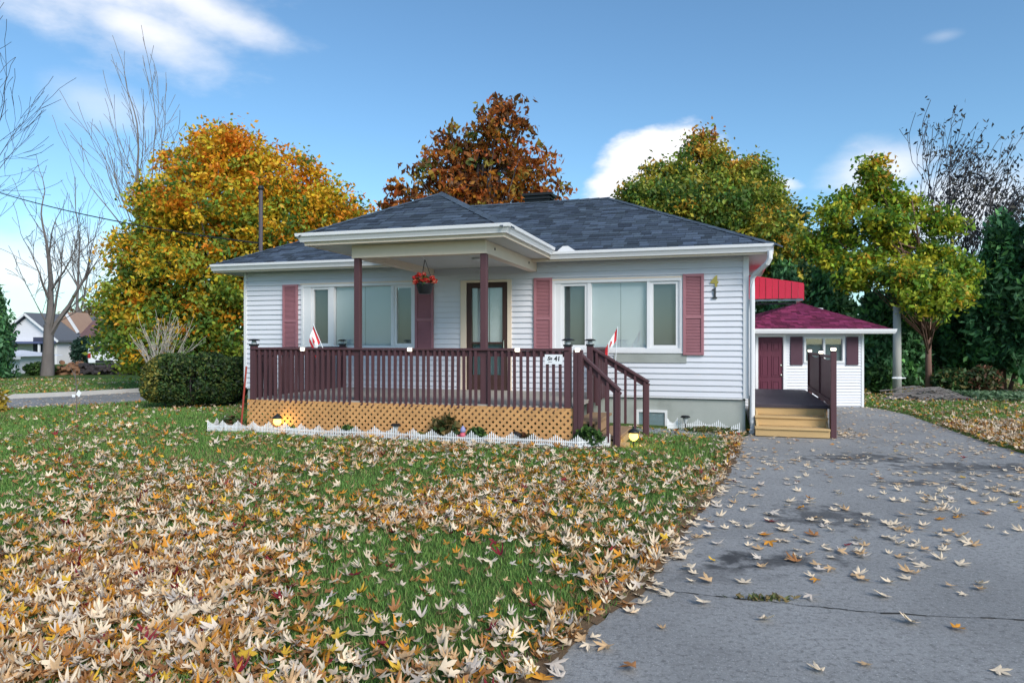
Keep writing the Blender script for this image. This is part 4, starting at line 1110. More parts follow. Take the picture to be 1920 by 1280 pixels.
# ------------------------------------------------------------------ trees
def tube_np(mb, pts, rs, n): mb.tube(pts, rs, n, cap=False)
def leafy_tree(name, label, base_px, Z, base_y, lobes, nl, leaf, palette_fn, trunk_r, bark, seed, clus=.38, per=46, group=None, limbs=22, elong=1.5, droop=.3, fork=.35, shell=.35, up=.3):
    """lobes: (px x, px y, px rx, px ry[, dz]) of the photograph, at distance Z"""
    r = np.random.default_rng(seed); rr = random.Random(seed)
    b = at(base_px, base_y, Z); b.z = zg(b.x, b.y) - .05
    t = thing(name, label, 'tree', b, 0, group)
    s = Z / FPX; L = []
    for lb in lobes:
        c = at(lb[0], lb[1], Z) - b; dz = lb[4] if len(lb) > 4 else rr.uniform(-.5, .5) * 1.2
        rx, rz = lb[2] * s, lb[3] * s; L.append((c.x, c.y + dz, c.z, rx, min(rx, 2.4) * .85, rz))
    vol = np.array([l[3] * l[4] * l[5] for l in L]); pr = vol ** .75 / (vol ** .75).sum()
    nc = nl // per
    li = r.choice(len(L), nc, p=pr); LA = np.array(L)[li]
    d = r.normal(size=(nc, 3)); d /= np.linalg.norm(d, axis=1)[:, None]
    C_ = LA[:, :3] + d * LA[:, 3:] * (r.random((nc, 1)) ** shell)
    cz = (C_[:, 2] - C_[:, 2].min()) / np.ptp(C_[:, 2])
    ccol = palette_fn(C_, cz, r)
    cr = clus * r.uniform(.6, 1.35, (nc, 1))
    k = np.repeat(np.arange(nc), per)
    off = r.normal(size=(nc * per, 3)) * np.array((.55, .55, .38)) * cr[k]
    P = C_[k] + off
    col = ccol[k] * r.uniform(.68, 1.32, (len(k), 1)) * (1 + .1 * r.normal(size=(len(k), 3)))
    P[:, 2] = np.maximum(P[:, 2], .25)
    leaf_cloud('crown', P, leaf, np.clip(col * 1.35, .004, .85), t, r, elong=elong, droop=droop, up=up)
    # trunk and limbs
    top = max(l[2] for l in L); low = min(l[2] - l[5] for l in L); mb = MB(); hh = max(low * .6, 1.0) + (top - low) * fork
    tp = [Vector((0, 0, 0)), Vector((rr.uniform(-.08, .08), 0, hh * .4)), Vector((rr.uniform(-.15, .15), 0, hh))]
    cm = np.mean(np.array(L)[:, :3], axis=0)
    tp.append(Vector((cm[0] * .6, cm[1] * .6, top * .86)))
    mb.tube([tp[0] - Vector((0, 0, .1)), tp[1], tp[2], tp[3]], [trunk_r * 1.25, trunk_r, trunk_r * .78, trunk_r * .2], 9)
    lm = MB()
    for j in r.choice(nc, min(limbs, nc), replace=False):
        e = Vector(C_[j]); q = rr.uniform(.25, .9); s0 = tp[1].lerp(tp[2], q * 1.0) if rr.random() < .5 else tp[2].lerp(tp[3], q * .8)
        if s0.z > e.z - .2: s0 = tp[1].lerp(tp[2], .5 * rr.random())
        m1 = s0.lerp(e, .45) + Vector((rr.uniform(-.25, .25), rr.uniform(-.25, .25), rr.uniform(.0, .4)))
        lm.tube([s0, m1, e], [trunk_r * .36, trunk_r * .17, .01], 6)
    mb.build('trunk', bark, t, smooth=True); lm.build('limbs', bark, t, smooth=True)
    return t
def pick(colors, weights):
    cs = np.array(colors)
    def f(C_, cz, r):
        w = np.array([wf(cz) for wf in weights]).T; w = w / w.sum(1, keepdims=True); cum = np.cumsum(w, 1); q = r.random((len(cz), 1))
        i = np.minimum((q > cum).sum(1), len(cs) - 1); return cs[i]
    return f
# the orange, gold and green maple by the street
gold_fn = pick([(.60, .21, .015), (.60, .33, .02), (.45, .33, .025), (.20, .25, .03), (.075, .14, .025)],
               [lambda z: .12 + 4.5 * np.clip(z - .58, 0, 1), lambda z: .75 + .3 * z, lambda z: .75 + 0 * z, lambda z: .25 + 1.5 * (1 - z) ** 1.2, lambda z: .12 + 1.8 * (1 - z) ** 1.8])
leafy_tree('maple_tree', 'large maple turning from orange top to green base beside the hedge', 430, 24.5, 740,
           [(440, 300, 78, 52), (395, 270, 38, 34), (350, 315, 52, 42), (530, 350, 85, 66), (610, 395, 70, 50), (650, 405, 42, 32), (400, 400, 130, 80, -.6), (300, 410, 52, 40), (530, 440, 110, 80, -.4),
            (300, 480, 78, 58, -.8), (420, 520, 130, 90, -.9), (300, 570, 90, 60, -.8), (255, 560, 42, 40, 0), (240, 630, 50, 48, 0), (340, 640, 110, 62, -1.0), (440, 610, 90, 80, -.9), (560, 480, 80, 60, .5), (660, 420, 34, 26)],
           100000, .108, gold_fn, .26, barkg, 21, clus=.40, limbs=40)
rust_fn = pick([(.30, .085, .018), (.36, .14, .02), (.13, .055, .02), (.24, .17, .03), (.10, .13, .03)], [lambda z: 1 + 0 * z, lambda z: 1 + 0 * z, lambda z: .6 + .8 * z, lambda z: .5 + 0 * z, lambda z: .12 + 0 * z])
leafy_tree('oak_tree', 'tall rust-brown tree rising behind the roof, sky through its leaves', 900, 36, 700,
           [(900, 290, 100, 60), (945, 215, 52, 36), (925, 250, 60, 40), (850, 270, 60, 42), (800, 320, 55, 40), (765, 375, 50, 40), (735, 390, 28, 30), (980, 320, 70, 58), (1035, 365, 42, 40), (900, 380, 120, 45), (1000, 390, 70, 40), (985, 240, 28, 25), (830, 360, 70, 50), (905, 340, 110, 60), (940, 420, 140, 40), (820, 425, 100, 40)],
           11500, .20, rust_fn, .30, barkd, 22, clus=.36, per=14, limbs=110, elong=1.7, droop=1.2, shell=.6, up=.0)
gy_fn = pick([(.46, .24, .03), (.38, .31, .04), (.20, .24, .035), (.085, .15, .03), (.05, .10, .025), (.28, .10, .03)],
             [lambda z: .10 + 1.2 * np.clip(z - .7, 0, 1) * 2, lambda z: .55 + 0 * z, lambda z: .9 + 0 * z, lambda z: .9 - .4 * z, lambda z: .4 * (1 - z), lambda z: .9 * np.clip(z - .8, 0, 1) * 4])
leafy_tree('maple_tree', 'round green-gold tree showing over the right end of the roof', 1330, 29, 715,
           [(1330, 265, 32, 26), (1320, 315, 62, 50), (1260, 340, 60, 40), (1205, 375, 52, 30), (1185, 390, 30, 24), (1390, 350, 70, 52), (1440, 400, 52, 50), (1330, 400, 130, 60, -.6), (1430, 460, 62, 56, -.5), (1250, 400, 80, 40), (1390, 450, 90, 60, -.8), (1440, 520, 44, 44)],
           62000, .125, gy_fn, .26, barkd, 23, clus=.42, limbs=34, droop=1.0)
dg_fn = pick([(.025, .07, .03), (.045, .11, .035), (.07, .13, .03)], [lambda z: 1 + 0 * z, lambda z: 1 + 0 * z, lambda z: .5 + 0 * z])
leafy_tree('broadleaf_tree', 'dark green tree between the gold tree and the garage roof', 1500, 31, 708,
           [(1480, 430, 34, 60), (1500, 480, 46, 60), (1480, 540, 56, 55), (1540, 560, 50, 50), (1460, 590, 60, 50)], 20000, .14, dg_fn, .2, barkd, 24, clus=.42, limbs=22)
lime_fn = pick([(.42, .38, .03), (.26, .32, .03), (.13, .22, .03), (.05, .11, .025), (.45, .26, .03)], [lambda z: .6 + 0 * z, lambda z: 1 + 0 * z, lambda z: .9 + 0 * z, lambda z: .35 + 0 * z, lambda z: .12 + .5 * np.clip(z - .7, 0, 1)])
leafy_tree('maple_tree', 'lime-green tree with yellow tips overhanging the pole by the garage', 1742, 22, 735,
           [(1635, 318, 26, 30), (1662, 352, 40, 30), (1600, 378, 36, 28), (1548, 405, 28, 26), (1710, 385, 40, 30), (1580, 440, 42, 26), (1640, 425, 44, 28), (1690, 450, 44, 28), (1755, 420, 34, 30), (1745, 480, 34, 24),
            (1620, 490, 40, 22), (1560, 490, 26, 22), (1700, 520, 48, 24), (1790, 500, 40, 22), (1825, 508, 28, 18), (1690, 562, 42, 18, -1.5), (1755, 548, 40, 22), (1742, 596, 24, 16), (1660, 540, 34, 18, -1.6), (1815, 545, 24, 14), (1530, 455, 20, 20), (1680, 575, 40, 20, -1.8), (1690, 545, 48, 30, -1.7), (1660, 560, 40, 22, -1.8), (1710, 565, 34, 20, -1.6), (1650, 520, 44, 26, -1.2), (1600, 520, 40, 24)],
           46000, .105, lime_fn, .085, barkr, 25, clus=.27, per=40, limbs=60, shell=.6)

def grow(mb_t, mb_b, tips, p, d, r_, L, depth, rr, bias, maxd, spread, min_r=.006, bend=.16):
    n = 4 if depth < 2 else 3; pts = [p]; dd = d.copy()
    bend = bend * (.4 if depth == 0 else 1.25)
    for i in range(n):
        dd = (dd + Vector((rr.uniform(-bend, bend), rr.uniform(-bend, bend), rr.uniform(-bend, bend) * .7)) + bias * .05 * depth).normalized(); p = p + dd * (L / n); pts.append(p)
    r1 = max(r_ * .62, min_r)
    (mb_t if depth == 0 else mb_b).tube(pts, [r_ + (r1 - r_) * i / n for i in range(n + 1)], 8 if depth == 0 else (5 if depth < 3 else 3), cap=False)
    if depth >= maxd: tips.append((p, dd)); return
    k = rr.choice((2, 3)) if depth > 0 else rr.choice((3, 4))
    for i in range(k):
        q = rr.uniform(.4, 1.0) if i else 1.0
        j = min(int(q * n), n); s0 = pts[j]
        ax = Vector((rr.gauss(0, 1), rr.gauss(0, 1), rr.gauss(0, .6))).normalized(); nd = (dd + ax * spread * (rr.uniform(.5, 1.1) if i else .14) + bias * .18 + Vector((0, 0, .12))).normalized()
        grow(mb_t, mb_b, tips, s0, nd, r1 * (rr.uniform(.5, .8) if i else .98), L * (rr.uniform(.6, .85) if i else .82), depth + 1, rr, bias, maxd, spread, min_r, bend)
def bare_tree(name, label, px, Z, base_y, r_, first, maxd, bark, seed, bias=(0, 0, 0), spread=.75, lean=(0, 0), group=None, stems=1, leaves=None, min_r=.007, bend=.16, cat='tree'):
    rr = random.Random(seed); b = at(px, base_y, Z); b.z = zg(b.x, b.y) - .05
    t = thing(name, label, cat, b, 0, group); mt, mbr, tips = MB(), MB(), []
    for s in range(stems):
        d = Vector((lean[0] + (rr.uniform(-.3, .3) if stems > 1 else 0), lean[1], 1)).normalized()
        grow(mt, mbr, tips, Vector((0, 0, -.05)) + Vector((.08 * s, 0, 0)), d, r_ / (1 + .25 * (stems - 1)), first, 0, rr, Vector(bias), maxd, spread, min_r, bend)
    mt.build('trunk', bark, t, smooth=True); mbr.build('branches', bark, t)
    if leaves:
        r = np.random.default_rng(seed); n, size, palette, jit = leaves
        T_ = np.array([p for p, _ in tips]); i = r.integers(0, len(T_), n); P = T_[i] + r.normal(size=(n, 3)) * jit
        leaf_cloud('crown', P, size, palette[r.integers(0, len(palette), n)] * r.uniform(.7, 1.3, (n, 1)), t, r, droop=1.2, up=0, elong=2.0)
    return t
bare_tree('bare_tree', 'bare grey tree standing before the neighbours\' houses', 88, 33, 706, .30, 2.5, 6, barkg, 23, spread=.95, min_r=.012, bend=.13)
bare_tree('bare_tree', 'tall bare tree rising behind the orange maple', 275, 42, 700, .34, 5.0, 6, barkg, 36, bias=(-.10, 0, .22), spread=.62, lean=(-.04, 0), min_r=.014, bend=.1)
bare_tree('bare_tree', 'bare tree reaching in from outside the frame above the street', -105, 21, 740, .15, 2.9, 6, barkd, 9, bias=(.12, 0, .12), spread=.75, lean=(.02, 0), min_r=.007)
bare_tree('bare_tree', 'thin bare tree far behind the brown-roofed house', 150, 60, 680, .22, 4.5, 5, barkg, 12, spread=.6, min_r=.016)
bare_tree('bare_tree', 'dark windswept tree with wispy leaves above the cedars', 1785, 28, 715, .22, 2.75, 6, barkd, 14, bias=(.22, 0, .25), spread=.85, lean=(.0, 0), stems=3, leaves=(3000, .10, pal((.05, .058, .08), (.07, .075, .085), (.09, .08, .06)), .13), min_r=.012, bend=.12)
bare_tree('bare_shrub', 'pale bare shrub beside the clipped hedge', 292, 20.5, 752, .03, .8, 4, mat('pale_bark', (.42, .38, .34), .8), 17, spread=.55, stems=4, min_r=.005, cat='shrub')

def cedar_tree(label, px, Z, base_y, top_y, wpx, seed, skirt=.5, n=9000):
    r = np.random.default_rng(seed); b = at(px, base_y, Z); b.z = zg(b.x, b.y) - .05
    t = thing('cedar_tree', label, 'tree', b, 0, 'cedars behind the garage'); H = at(px, top_y, Z).z - b.z; W_ = wpx * Z / FPX
    per = 24; nc = n // per; h = skirt + (H - skirt) * r.random(nc) ** .8; prof = W_ * (np.clip((H - h) / (H - skirt), 0, 1) ** .55) * (.75 + .25 * np.clip((h - skirt) / .8, 0, 1))
    a = r.uniform(0, 6.283, nc); q = r.random(nc) ** .35; lob = 1 + .18 * np.sin(a * 5 + h * 3.1 + seed)
    C_ = np.stack([np.cos(a) * q * prof * lob, np.sin(a) * q * prof * lob, h - .25 * q * prof], 1)
    k = np.repeat(np.arange(nc), per); P = C_[k] + r.normal(size=(len(k), 3)) * np.array((.13, .13, .17)); P[:, 2] = np.maximum(P[:, 2], .15)
    cc = pal((.018, .05, .022), (.03, .075, .03), (.045, .10, .045), (.05, .12, .035))[r.integers(0, 4, nc)]
    leaf_cloud('crown', P, .13, 2.8 * cc[k] * r.uniform(.55, 1.45, (len(k), 1)) * r.uniform(.6, 1.5, (nc, 1))[k], t, r, droop=1.0, up=.1, elong=2.0)
    rr = random.Random(seed); tr = MB()
    tr.tube([(0, 0, -.05), (rr.uniform(-.1, .1), 0, H * .4), (rr.uniform(-.1, .1), 0, H * .9)], [.13, .10, .02], 8); tr.build('trunk', barkr, t, smooth=True)
    st_ = MB(); st_.tube([(.12, -.1, -.05), (.3, -.15, .7), (.35, -.1, 1.6)], [.07, .055, .03], 6); st_.build('side_trunk', barkr, t, smooth=True)
    return t
cedar_tree('cedar tight against the garage corner', 1640, 23.5, 735, 560, 42, 51, .35)
cedar_tree('cedar directly behind the grey pole', 1690, 24.5, 730, 520, 46, 52, .3)
cedar_tree('narrow cedar showing through the lime-green tree', 1745, 26, 725, 480, 44, 53, .9, 7000)
cedar_tree('cedar behind the brush pile', 1815, 24.5, 730, 500, 50, 54, .9)
cedar_tree('tall cedar with pinkish trunk near the edge of the picture', 1880, 23, 738, 420, 58, 55, 1.0, 14000)
cedar_tree('outermost cedar at the edge of the picture', 1965, 22, 742, 360, 76, 56, .8, 14000)
cedar_tree('cedar behind the garage roof', 1560, 25.5, 728, 470, 50, 57, .4, 9000)
cedar_tree('cedar seen past the awning behind the garage', 1470, 27, 724, 500, 52, 58, .4, 8000)
# round conifer at the other edge
cedar_tree('dense green conifer at the edge across the street', -22, 31, 705, 535, 48, 59, .2, 9000)['group'] = 'conifers across the street'

# hedge
hd = thing('hedge', 'clipped dark green hedge between the house and the street', 'hedge', (gx(372, 17.4), 17.4, zg(gx(372, 17.4), 17.4)), rad(10))
r = np.random.default_rng(61); n = 30000
d = r.normal(size=(n, 3)); d /= np.linalg.norm(d, axis=1)[:, None]; d = np.sign(d) * np.abs(d) ** .62
C_ = d * np.array((1.22, .80, .62)) * (r.random((n, 1)) ** .16); C_ += .05 * np.sin(C_[:, [1, 2, 0]] * 7); C_[:, 2] = np.maximum(C_[:, 2] + .68, .08)
cc = pal((.025, .055, .018), (.04, .085, .025), (.065, .11, .03), (.03, .045, .025), (.10, .12, .03))[r.integers(0, 5, n)] * r.uniform(.6, 1.35, (n, 1))
yel = (C_[:, 0] < -.7) & (r.random(n) < .45); cc[yel] = np.array((.26, .23, .05)) * r.uniform(.6, 1.2, (yel.sum(), 1))
leaf_cloud('foliage', C_, .062, cc * 1.35, hd, r, elong=1.6, up=.2)
sm = MB()
for k in range(16):
    x = R.uniform(-1, 1); y = R.uniform(-.5, .5); sm.tube([(x * .8, y * .8, -.05), (x, y, .5), (x * 1.05, y, 1.0)], [.02, .014, .006], 5)
sm.build('stems', barkd, hd)

# tagged sapling on the lawn by the street
p = at(143, 780, 15.4); p.z = zg(p.x, p.y); sp = thing('sapling', 'thin staked sapling with white tags near the street', 'sapling', p)
MB().tube([(0, 0, -.05), (.01, 0, .35), (0, 0, .62), (-.03, 0, 1.0)], [.014, .012, .009, .004], 6).build('stem', barkg, sp)
tw_ = MB()
for k in range(9): a = R.uniform(-1, 1); tw_.tube([(0, 0, .45 + .05 * k), (a * .18, R.uniform(-.1, .1), .62 + .06 * k)], [.005, .002], 4)
tw_.build('twigs', barkg, sp)
MB().prism([(0, .46), (.07, .40), (.12, .49), (.06, .56)], 'y', -.012, -.006).build('tag', whitep, sp); MB().prism([(-.085, .40), (-.02, .40), (-.02, .455), (-.085, .46)], 'y', -.012, -.006).build('tag', whitep, sp)

# ------------------------------------------------------------------ across the street
def neighbour(label, cx, Z, w, dpt, wall_h, ridge, gable_front, wall_m, roof_m, rz, wins, door_x=None, name='neighbour_house'):
    t = thing(name, label, 'house', (gx(cx, Z), Z, -.05), rz)
    B(-w / 2, w / 2, 0, dpt, 0, wall_h).build('wall', wall_m, t)
    e = .35; th_ = .14
    if gable_front:
        MB().prism([(-w / 2, wall_h), (w / 2, wall_h), (0, ridge - .12)], 'y', .02, dpt - .02).build('gable', wall_m, t)
        sl_ = (ridge - wall_h) / (w / 2)
        MB().prism([(-w / 2 - e, wall_h - e * sl_), (0, ridge), (w / 2 + e, wall_h - e * sl_), (w / 2 + e, wall_h - e * sl_ + th_), (0, ridge + th_ * 1.1), (-w / 2 - e, wall_h - e * sl_ + th_)], 'y', -.3, dpt + .3).build('roof', roof_m, t)
        for s in (-1, 1): MB().bar((s * (w / 2 + e), -.31, wall_h - e * sl_ + .04), (0, -.31, ridge + .04), .03, .16).build('barge_board', trimw, t)
    else:
        MB().add([(-w / 2 - e, -e, wall_h), (w / 2 + e, -e, wall_h), (w / 2 + e, dpt + e, wall_h), (-w / 2 - e, dpt + e, wall_h), (-w / 2 + dpt / 2 - e, dpt / 2, ridge), (w / 2 - dpt / 2 + e, dpt / 2, ridge)],
                 [(0, 1, 5, 4), (1, 2, 5), (2, 3, 4, 5), (3, 0, 4), (3, 2, 1, 0)]).build('roof', roof_m, t)
        B(-w / 2 - e, w / 2 + e, -e - .04, -e, wall_h - .14, wall_h + .02).build('eave_board', trimw, t)
    for (x, z, ww, hh) in wins:
        f = MB().frame(x - ww / 2, x + ww / 2, z, z + hh, .07, -.05, .0).build('window', trimw, t); B(x - ww / 2 + .07, x + ww / 2 - .07, -.03, -.01, z + .07, z + hh - .07).build('pane', mat('dark_pane', (.03, .035, .045), .15), f)
    if door_x is not None: B(door_x - .45, door_x + .45, -.03, 0, 0, 2.0).build('door', mat('dark_door', (.05, .055, .09), .5), t)
    return t
nwhite = mat('neighbour_white', (.72, .72, .76), .7, .06); nbrick = mat('neighbour_brick', (.34, .22, .16), .9, .2, 6)
ngrey = mat('neighbour_roof', (.12, .13, .15), .9, .15); nbrown = mat('neighbour_brown_roof', (.17, .10, .10), .9, .15)
na = neighbour('white gabled house across the street, half hidden by the bare tree', 52, 50, 4.6, 7, 1.9, 3.6, True, nwhite, ngrey, rad(-8), [(-1.2, .7, .9, .8)], .9)
cp = B(-2.6, 2.4, -1.6, -.02, 1.55, 1.70).build('carport_roof', mat('blue_trim', (.10, .12, .24), .6), na)
for x in (-2.4, -.2, 2.2): B(x - .06, x + .06, -1.5, -1.4, 0, 1.549).build('carport_post', nwhite, na)
nb_ = neighbour('brown-roofed brick house across the street behind the woodpile', 168, 52, 7.4, 6, 2.0, 3.5, False, nbrick, nbrown, rad(-4), [(-2.4, .8, 1.0, .8), (.2, .7, 1.2, .9)])
MB().prism([(-2.9, 2.3), (-.9, 2.3), (-1.9, 3.9)], 'y', -.1, 2.5).build('dormer', nbrick, nb_)
MB().bar((-3.0, -.12, 2.35), (-1.9, -.12, 3.98), .06, .2).build('barge_board', trimw, nb_); MB().bar((-.8, -.12, 2.35), (-1.9, -.12, 3.98), .06, .2).build('barge_board', trimw, nb_)
neighbour('plain white shed at the edge of the picture across the street', 8, 35.5, 1.7, 2.2, .95, 1.25, False, nwhite, nwhite, rad(-6), [], name='garden_shed')
# van
vn = thing('parked_van', 'white rounded van parked behind the woodpile', 'van', (gx(196, 44), 44, 0), rad(12))
MB().prism([(-.95, .28), (.95, .28), (.98, .95), (.86, 1.55), (.62, 1.72), (-.62, 1.72), (-.86, 1.55), (-.98, .95)], 'y', 0, 3.8).build('body', mat('van_white', (.74, .76, .80), .3, .03, spec=.5), vn, bevel=.06)
B(-.68, .68, -.02, -.003, 1.02, 1.48).build('rear_window', mat('van_glass', (.02, .025, .03), .1), vn)
B(-.5, .5, -.06, -.002, .34, .48).build('bumper', blackm, vn)
for x in (-.86, .86):
    B(x - .08, x + .08, -.025, -.004, .62, .92).build('tail_light', mat('tail_red', (.35, .02, .02), .3), vn)
    for y in (.7, 3.0):
        w_ = MB().tube([(x - .1, y, .32), (x + .1, y, .32)], .32, 16).build('wheel', black, vn); MB().tube([(x - .105, y, .32), (x + .105, y, .32)], .18, 12).build('rim', chrome, w_)
# woodpile
wp = thing('woodpile', 'long low pile of dark split logs across the street', 'woodpile', (gx(105, 34.5), 34.5, 0), rad(2))
lg1, lg2 = MB(), MB(); rr = random.Random(5)
for k in range(210):
    x = rr.uniform(0, 5.2); hmax = .52 + .12 * math.sin(x * 2.3) - (.15 if x < .4 or x > 4.9 else 0); z = rr.uniform(.05, hmax); a = rr.uniform(-.9, .9); L = rr.uniform(.35, .6); q = rr.uniform(-.5, .5)
    (lg1 if x < 1.5 else lg2).tube([(x - L * .5 * math.sin(a), q - L * .5 * math.cos(a), z + rr.uniform(-.05, .05)), (x + L * .5 * math.sin(a), q + L * .5 * math.cos(a), z + rr.uniform(-.05, .05))], rr.uniform(.06, .12), 6)
lg1.build('split_logs', mat('split_wood', (.26, .14, .08), .85, .45, 9), wp)['kind'] = 'stuff'; lg2.build('dark_logs', mat('dark_logs', (.05, .042, .045), .9, .45, 7), wp)['kind'] = 'stuff'
def bush(label, px, Z, base_y, w, h, n, palette, seed, leaf=.09):
    b = at(px, base_y, Z); b.z = zg(b.x, b.y); t = thing('bush', label, 'bush', b); r = np.random.default_rng(seed)
    d = r.normal(size=(n, 3)); d /= np.linalg.norm(d, axis=1)[:, None]; C_ = d * np.array((w, w * .7, h * .55)) * r.random((n, 1)) ** .35; C_[:, 2] = np.maximum(C_[:, 2] + h * .5, .03)
    leaf_cloud('foliage', C_, leaf, palette[r.integers(0, len(palette), n)] * r.uniform(.6, 1.35, (n, 1)), t, r, elong=1.8)
    s_ = MB()
    for k in range(6): s_.tube([(0, 0, -.03), (R.uniform(-.5, .5) * w, R.uniform(-.3, .3) * w, h * .6)], [.02, .008], 5)
    s_.build('stems', barkd, t); return t
bush('low juniper at the foot of the bare grey tree', 75, 33.5, 707, .75, .6, 1800, GREENS, 71)
bush('dark spruce-like bush before the brown-roofed house', 160, 46, 690, 1.0, 1.9, 2200, pal((.02, .06, .04), (.04, .09, .06)), 72, .13)
bush('autumn-gold trees\' undergrowth far behind the brown roof', 175, 64, 678, 4.5, 4.6, 5200, pal((.22, .11, .03), (.30, .16, .04), (.12, .08, .04)), 73, .24)
bush('yellow-leaved sprig at the edge beside the street', -8, 16.2, 772, .30, .55, 160, pal((.5, .34, .04), (.4, .3, .05)), 74, .09)
bush('dark evergreen bush behind the white van', 225, 50, 690, 1.6, 2.2, 3000, GREENS, 75, .14)
bush('leafy green shrub by the grey pole', 1650, 21.5, 742, .42, .9, 900, pal((.05, .13, .035), (.09, .19, .05), (.03, .08, .025)), 76, .10)
bush('broad-leaved green shrub between the cedar trunks', 1790, 21.8, 742, .75, .75, 1500, pal((.05, .12, .035), (.08, .16, .05), (.18, .15, .05), (.03, .07, .03)), 77, .10)
bush('olive shrub beneath the tall cedar', 1845, 21.4, 742, .55, .85, 1200, pal((.06, .10, .03), (.14, .12, .05), (.04, .08, .03), (.22, .10, .06)), 78, .09)

# utility pole
p = at(1682, 745, 20.9); p.z = 0; up_ole = thing('utility_pole', 'pale grey round pole standing beside the garage', 'pole', p)
MB().tube([(0, 0, -.1), (0, 0, 2.7)], [.125, .105], 16).build('shaft', mat('pale_pole', (.40, .39, .36), .85, .15, 5, .2, 30, stretch=(1, 1, .2)), up_ole, smooth=True)
MB().lathe([(.125, .54), (.14, .55), (.14, .59), (.125, .60)], 16).build('strap', whitep, up_ole); MB().tube([(-.2, -.1, .57), (.2, -.1, .57)], .018, 6).build('crossbar', whitep, up_ole)
# brush pile
bp = thing('brush_pile', 'heap of grey cut branches under the cedars', 'brush pile', (gx(1745, 19.6), 19.6, 0)); bm_ = MB(); rr = random.Random(8)
for k in range(120):
    x = rr.gauss(0, .5); y = rr.gauss(0, .3); z = max(.03, .32 * math.exp(-(x / .75) ** 2) * rr.random()); a = rr.gauss(.1, .35); L = rr.uniform(.5, 1.3)
    bm_.tube([(x - L / 2, y + rr.uniform(-.2, .2), z + .03), (x, y, z + .06 + .05 * rr.random()), (x + L / 2 * math.cos(a), y + rr.uniform(-.2, .2), max(.02, z - L * .18))], [.016, .013, .005], 5, cap=False)
bm_.build('cut_branches', mat('grey_twig', (.24, .215, .21), .9, .45, 12), bp)['kind'] = 'stuff'
# pale ground cover under the cedars
r = np.random.default_rng(81); n = 5200; x = r.uniform(gx(1800, 19.6), gx(2040, 19.6), n); y = 19.6 + r.normal(0, .35, n) - .15 * (x - 13); z = hgt(x, y) + .03 + .16 * r.random(n)
tag(leaf_cloud('ground_cover', np.stack([x, y, z], 1), .10, pal((.16, .26, .13), (.24, .34, .2), (.10, .18, .08))[r.integers(0, 3, n)] * r.uniform(.7, 1.2, (n, 1)), None, r, up=.8), 'pale green ground cover at the foot of the cedars', kind='stuff')

# ------------------------------------------------------------------ grass
HOUSEPOLY = [tuple(hw(u, v)[:2]) for u, v in ((-10.75, -.02), (-8.32, -.02), (-8.32, -3.10), (-8.95, -3.10), (-8.95, -3.38), (-2.1, -3.38), (-2.1, -3.10), (-1.8, -3.0), (-1.7, -1.5), (-2.55, -1.5), (-2.1, -.6), (-.2, -.6), (0, -.1), (.2, 6), (-10.75, 6))]
def on_lawn(x, y, margin=.0):
    d = np.minimum(np.minimum(sd_poly(x, y, DRIVE), sd_poly(x, y, ROAD)), sd_poly(x, y, HOUSEPOLY))
    return d > margin
def scatter(y0, y1, dens, r, slope=.80, pad=.7):
    wmax = slope * y1 + pad; n = int((y1 - y0) * 2 * wmax * dens)
    x = r.uniform(-wmax, wmax, n); y = r.uniform(y0, y1, n); k = np.abs(x) < slope * y + pad
    return x[k], y[k]
def edge_wear(x, y):
    return np.exp(-np.maximum(sd_poly(x, y, DRIVE), 0) / .22)
r = np.random.default_rng(91); BX, BY, BH, BW = [], [], [], []
for (y0, y1, dens, h, w) in ((2.7, 5, 4300, .052, .0042), (5, 8, 2700, .052, .0058), (8, 12, 1500, .052, .0085), (12, 17, 800, .05, .012), (17, 30, 300, .05, .02)):
    x, y = scatter(y0, y1, dens, r); k = on_lawn(x, y, .0); x, y = x[k], y[k]
    keep = r.random(len(x)) > .75 * edge_wear(x, y) + .32 * (wnoise(x, y, 1.3, 8) > .45) ; x, y = x[keep], y[keep]
    BX.append(x); BY.append(y); BH.append(np.full(len(x), h)); BW.append(np.full(len(x), w))
BX, BY, BH, BW = map(np.concatenate, (BX, BY, BH, BW)); n = len(BX)
BZ = hgt(BX, BY) - .004; h = BH * r.uniform(.45, 1.35, n) * (1 + .25 * wnoise(BX, BY, 2.2, 5)); a = r.uniform(0, 6.283, n); ln = r.uniform(.1, .9, n); b2 = r.uniform(0, 6.283, n)
wx, wy = np.cos(a) * BW * .5, np.sin(a) * BW * .5; lx, ly = np.cos(b2) * ln * h, np.sin(b2) * ln * h
V = np.stack([np.stack([BX - wx, BY - wy, BZ], 1), np.stack([BX + wx, BY + wy, BZ], 1), np.stack([BX - wx * .8 + lx * .35, BY - wy * .8 + ly * .35, BZ + h * .6], 1),
              np.stack([BX + wx * .8 + lx * .35, BY + wy * .8 + ly * .35, BZ + h * .6], 1), np.stack([BX + lx, BY + ly, BZ + h * .95], 1)], 1).reshape(-1, 3)
i5 = np.arange(n)[:, None] * 5
F = np.concatenate([i5 + np.array([[0, 1, 3]]), i5 + np.array([[0, 3, 2]]), i5 + np.array([[2, 3, 4]])])
gpal = pal((.145, .29, .06), (.19, .35, .08), (.10, .23, .05), (.25, .36, .10)); gc = gpal[r.integers(0, 4, n)] * r.uniform(.75, 1.25, (n, 1))
straw = r.random(n) < .05 + .25 * np.clip(wnoise(BX, BY, 1.1, 6) - .1, 0, 1) + .5 * edge_wear(BX, BY); gc[straw] = np.array((.34, .26, .13)) * r.uniform(.6, 1.2, (straw.sum(), 1))
tag(np_mesh('grass', V, F, grassm, np.repeat(gc, 5, 0)), 'short green grass of the lawn', kind='stuff')

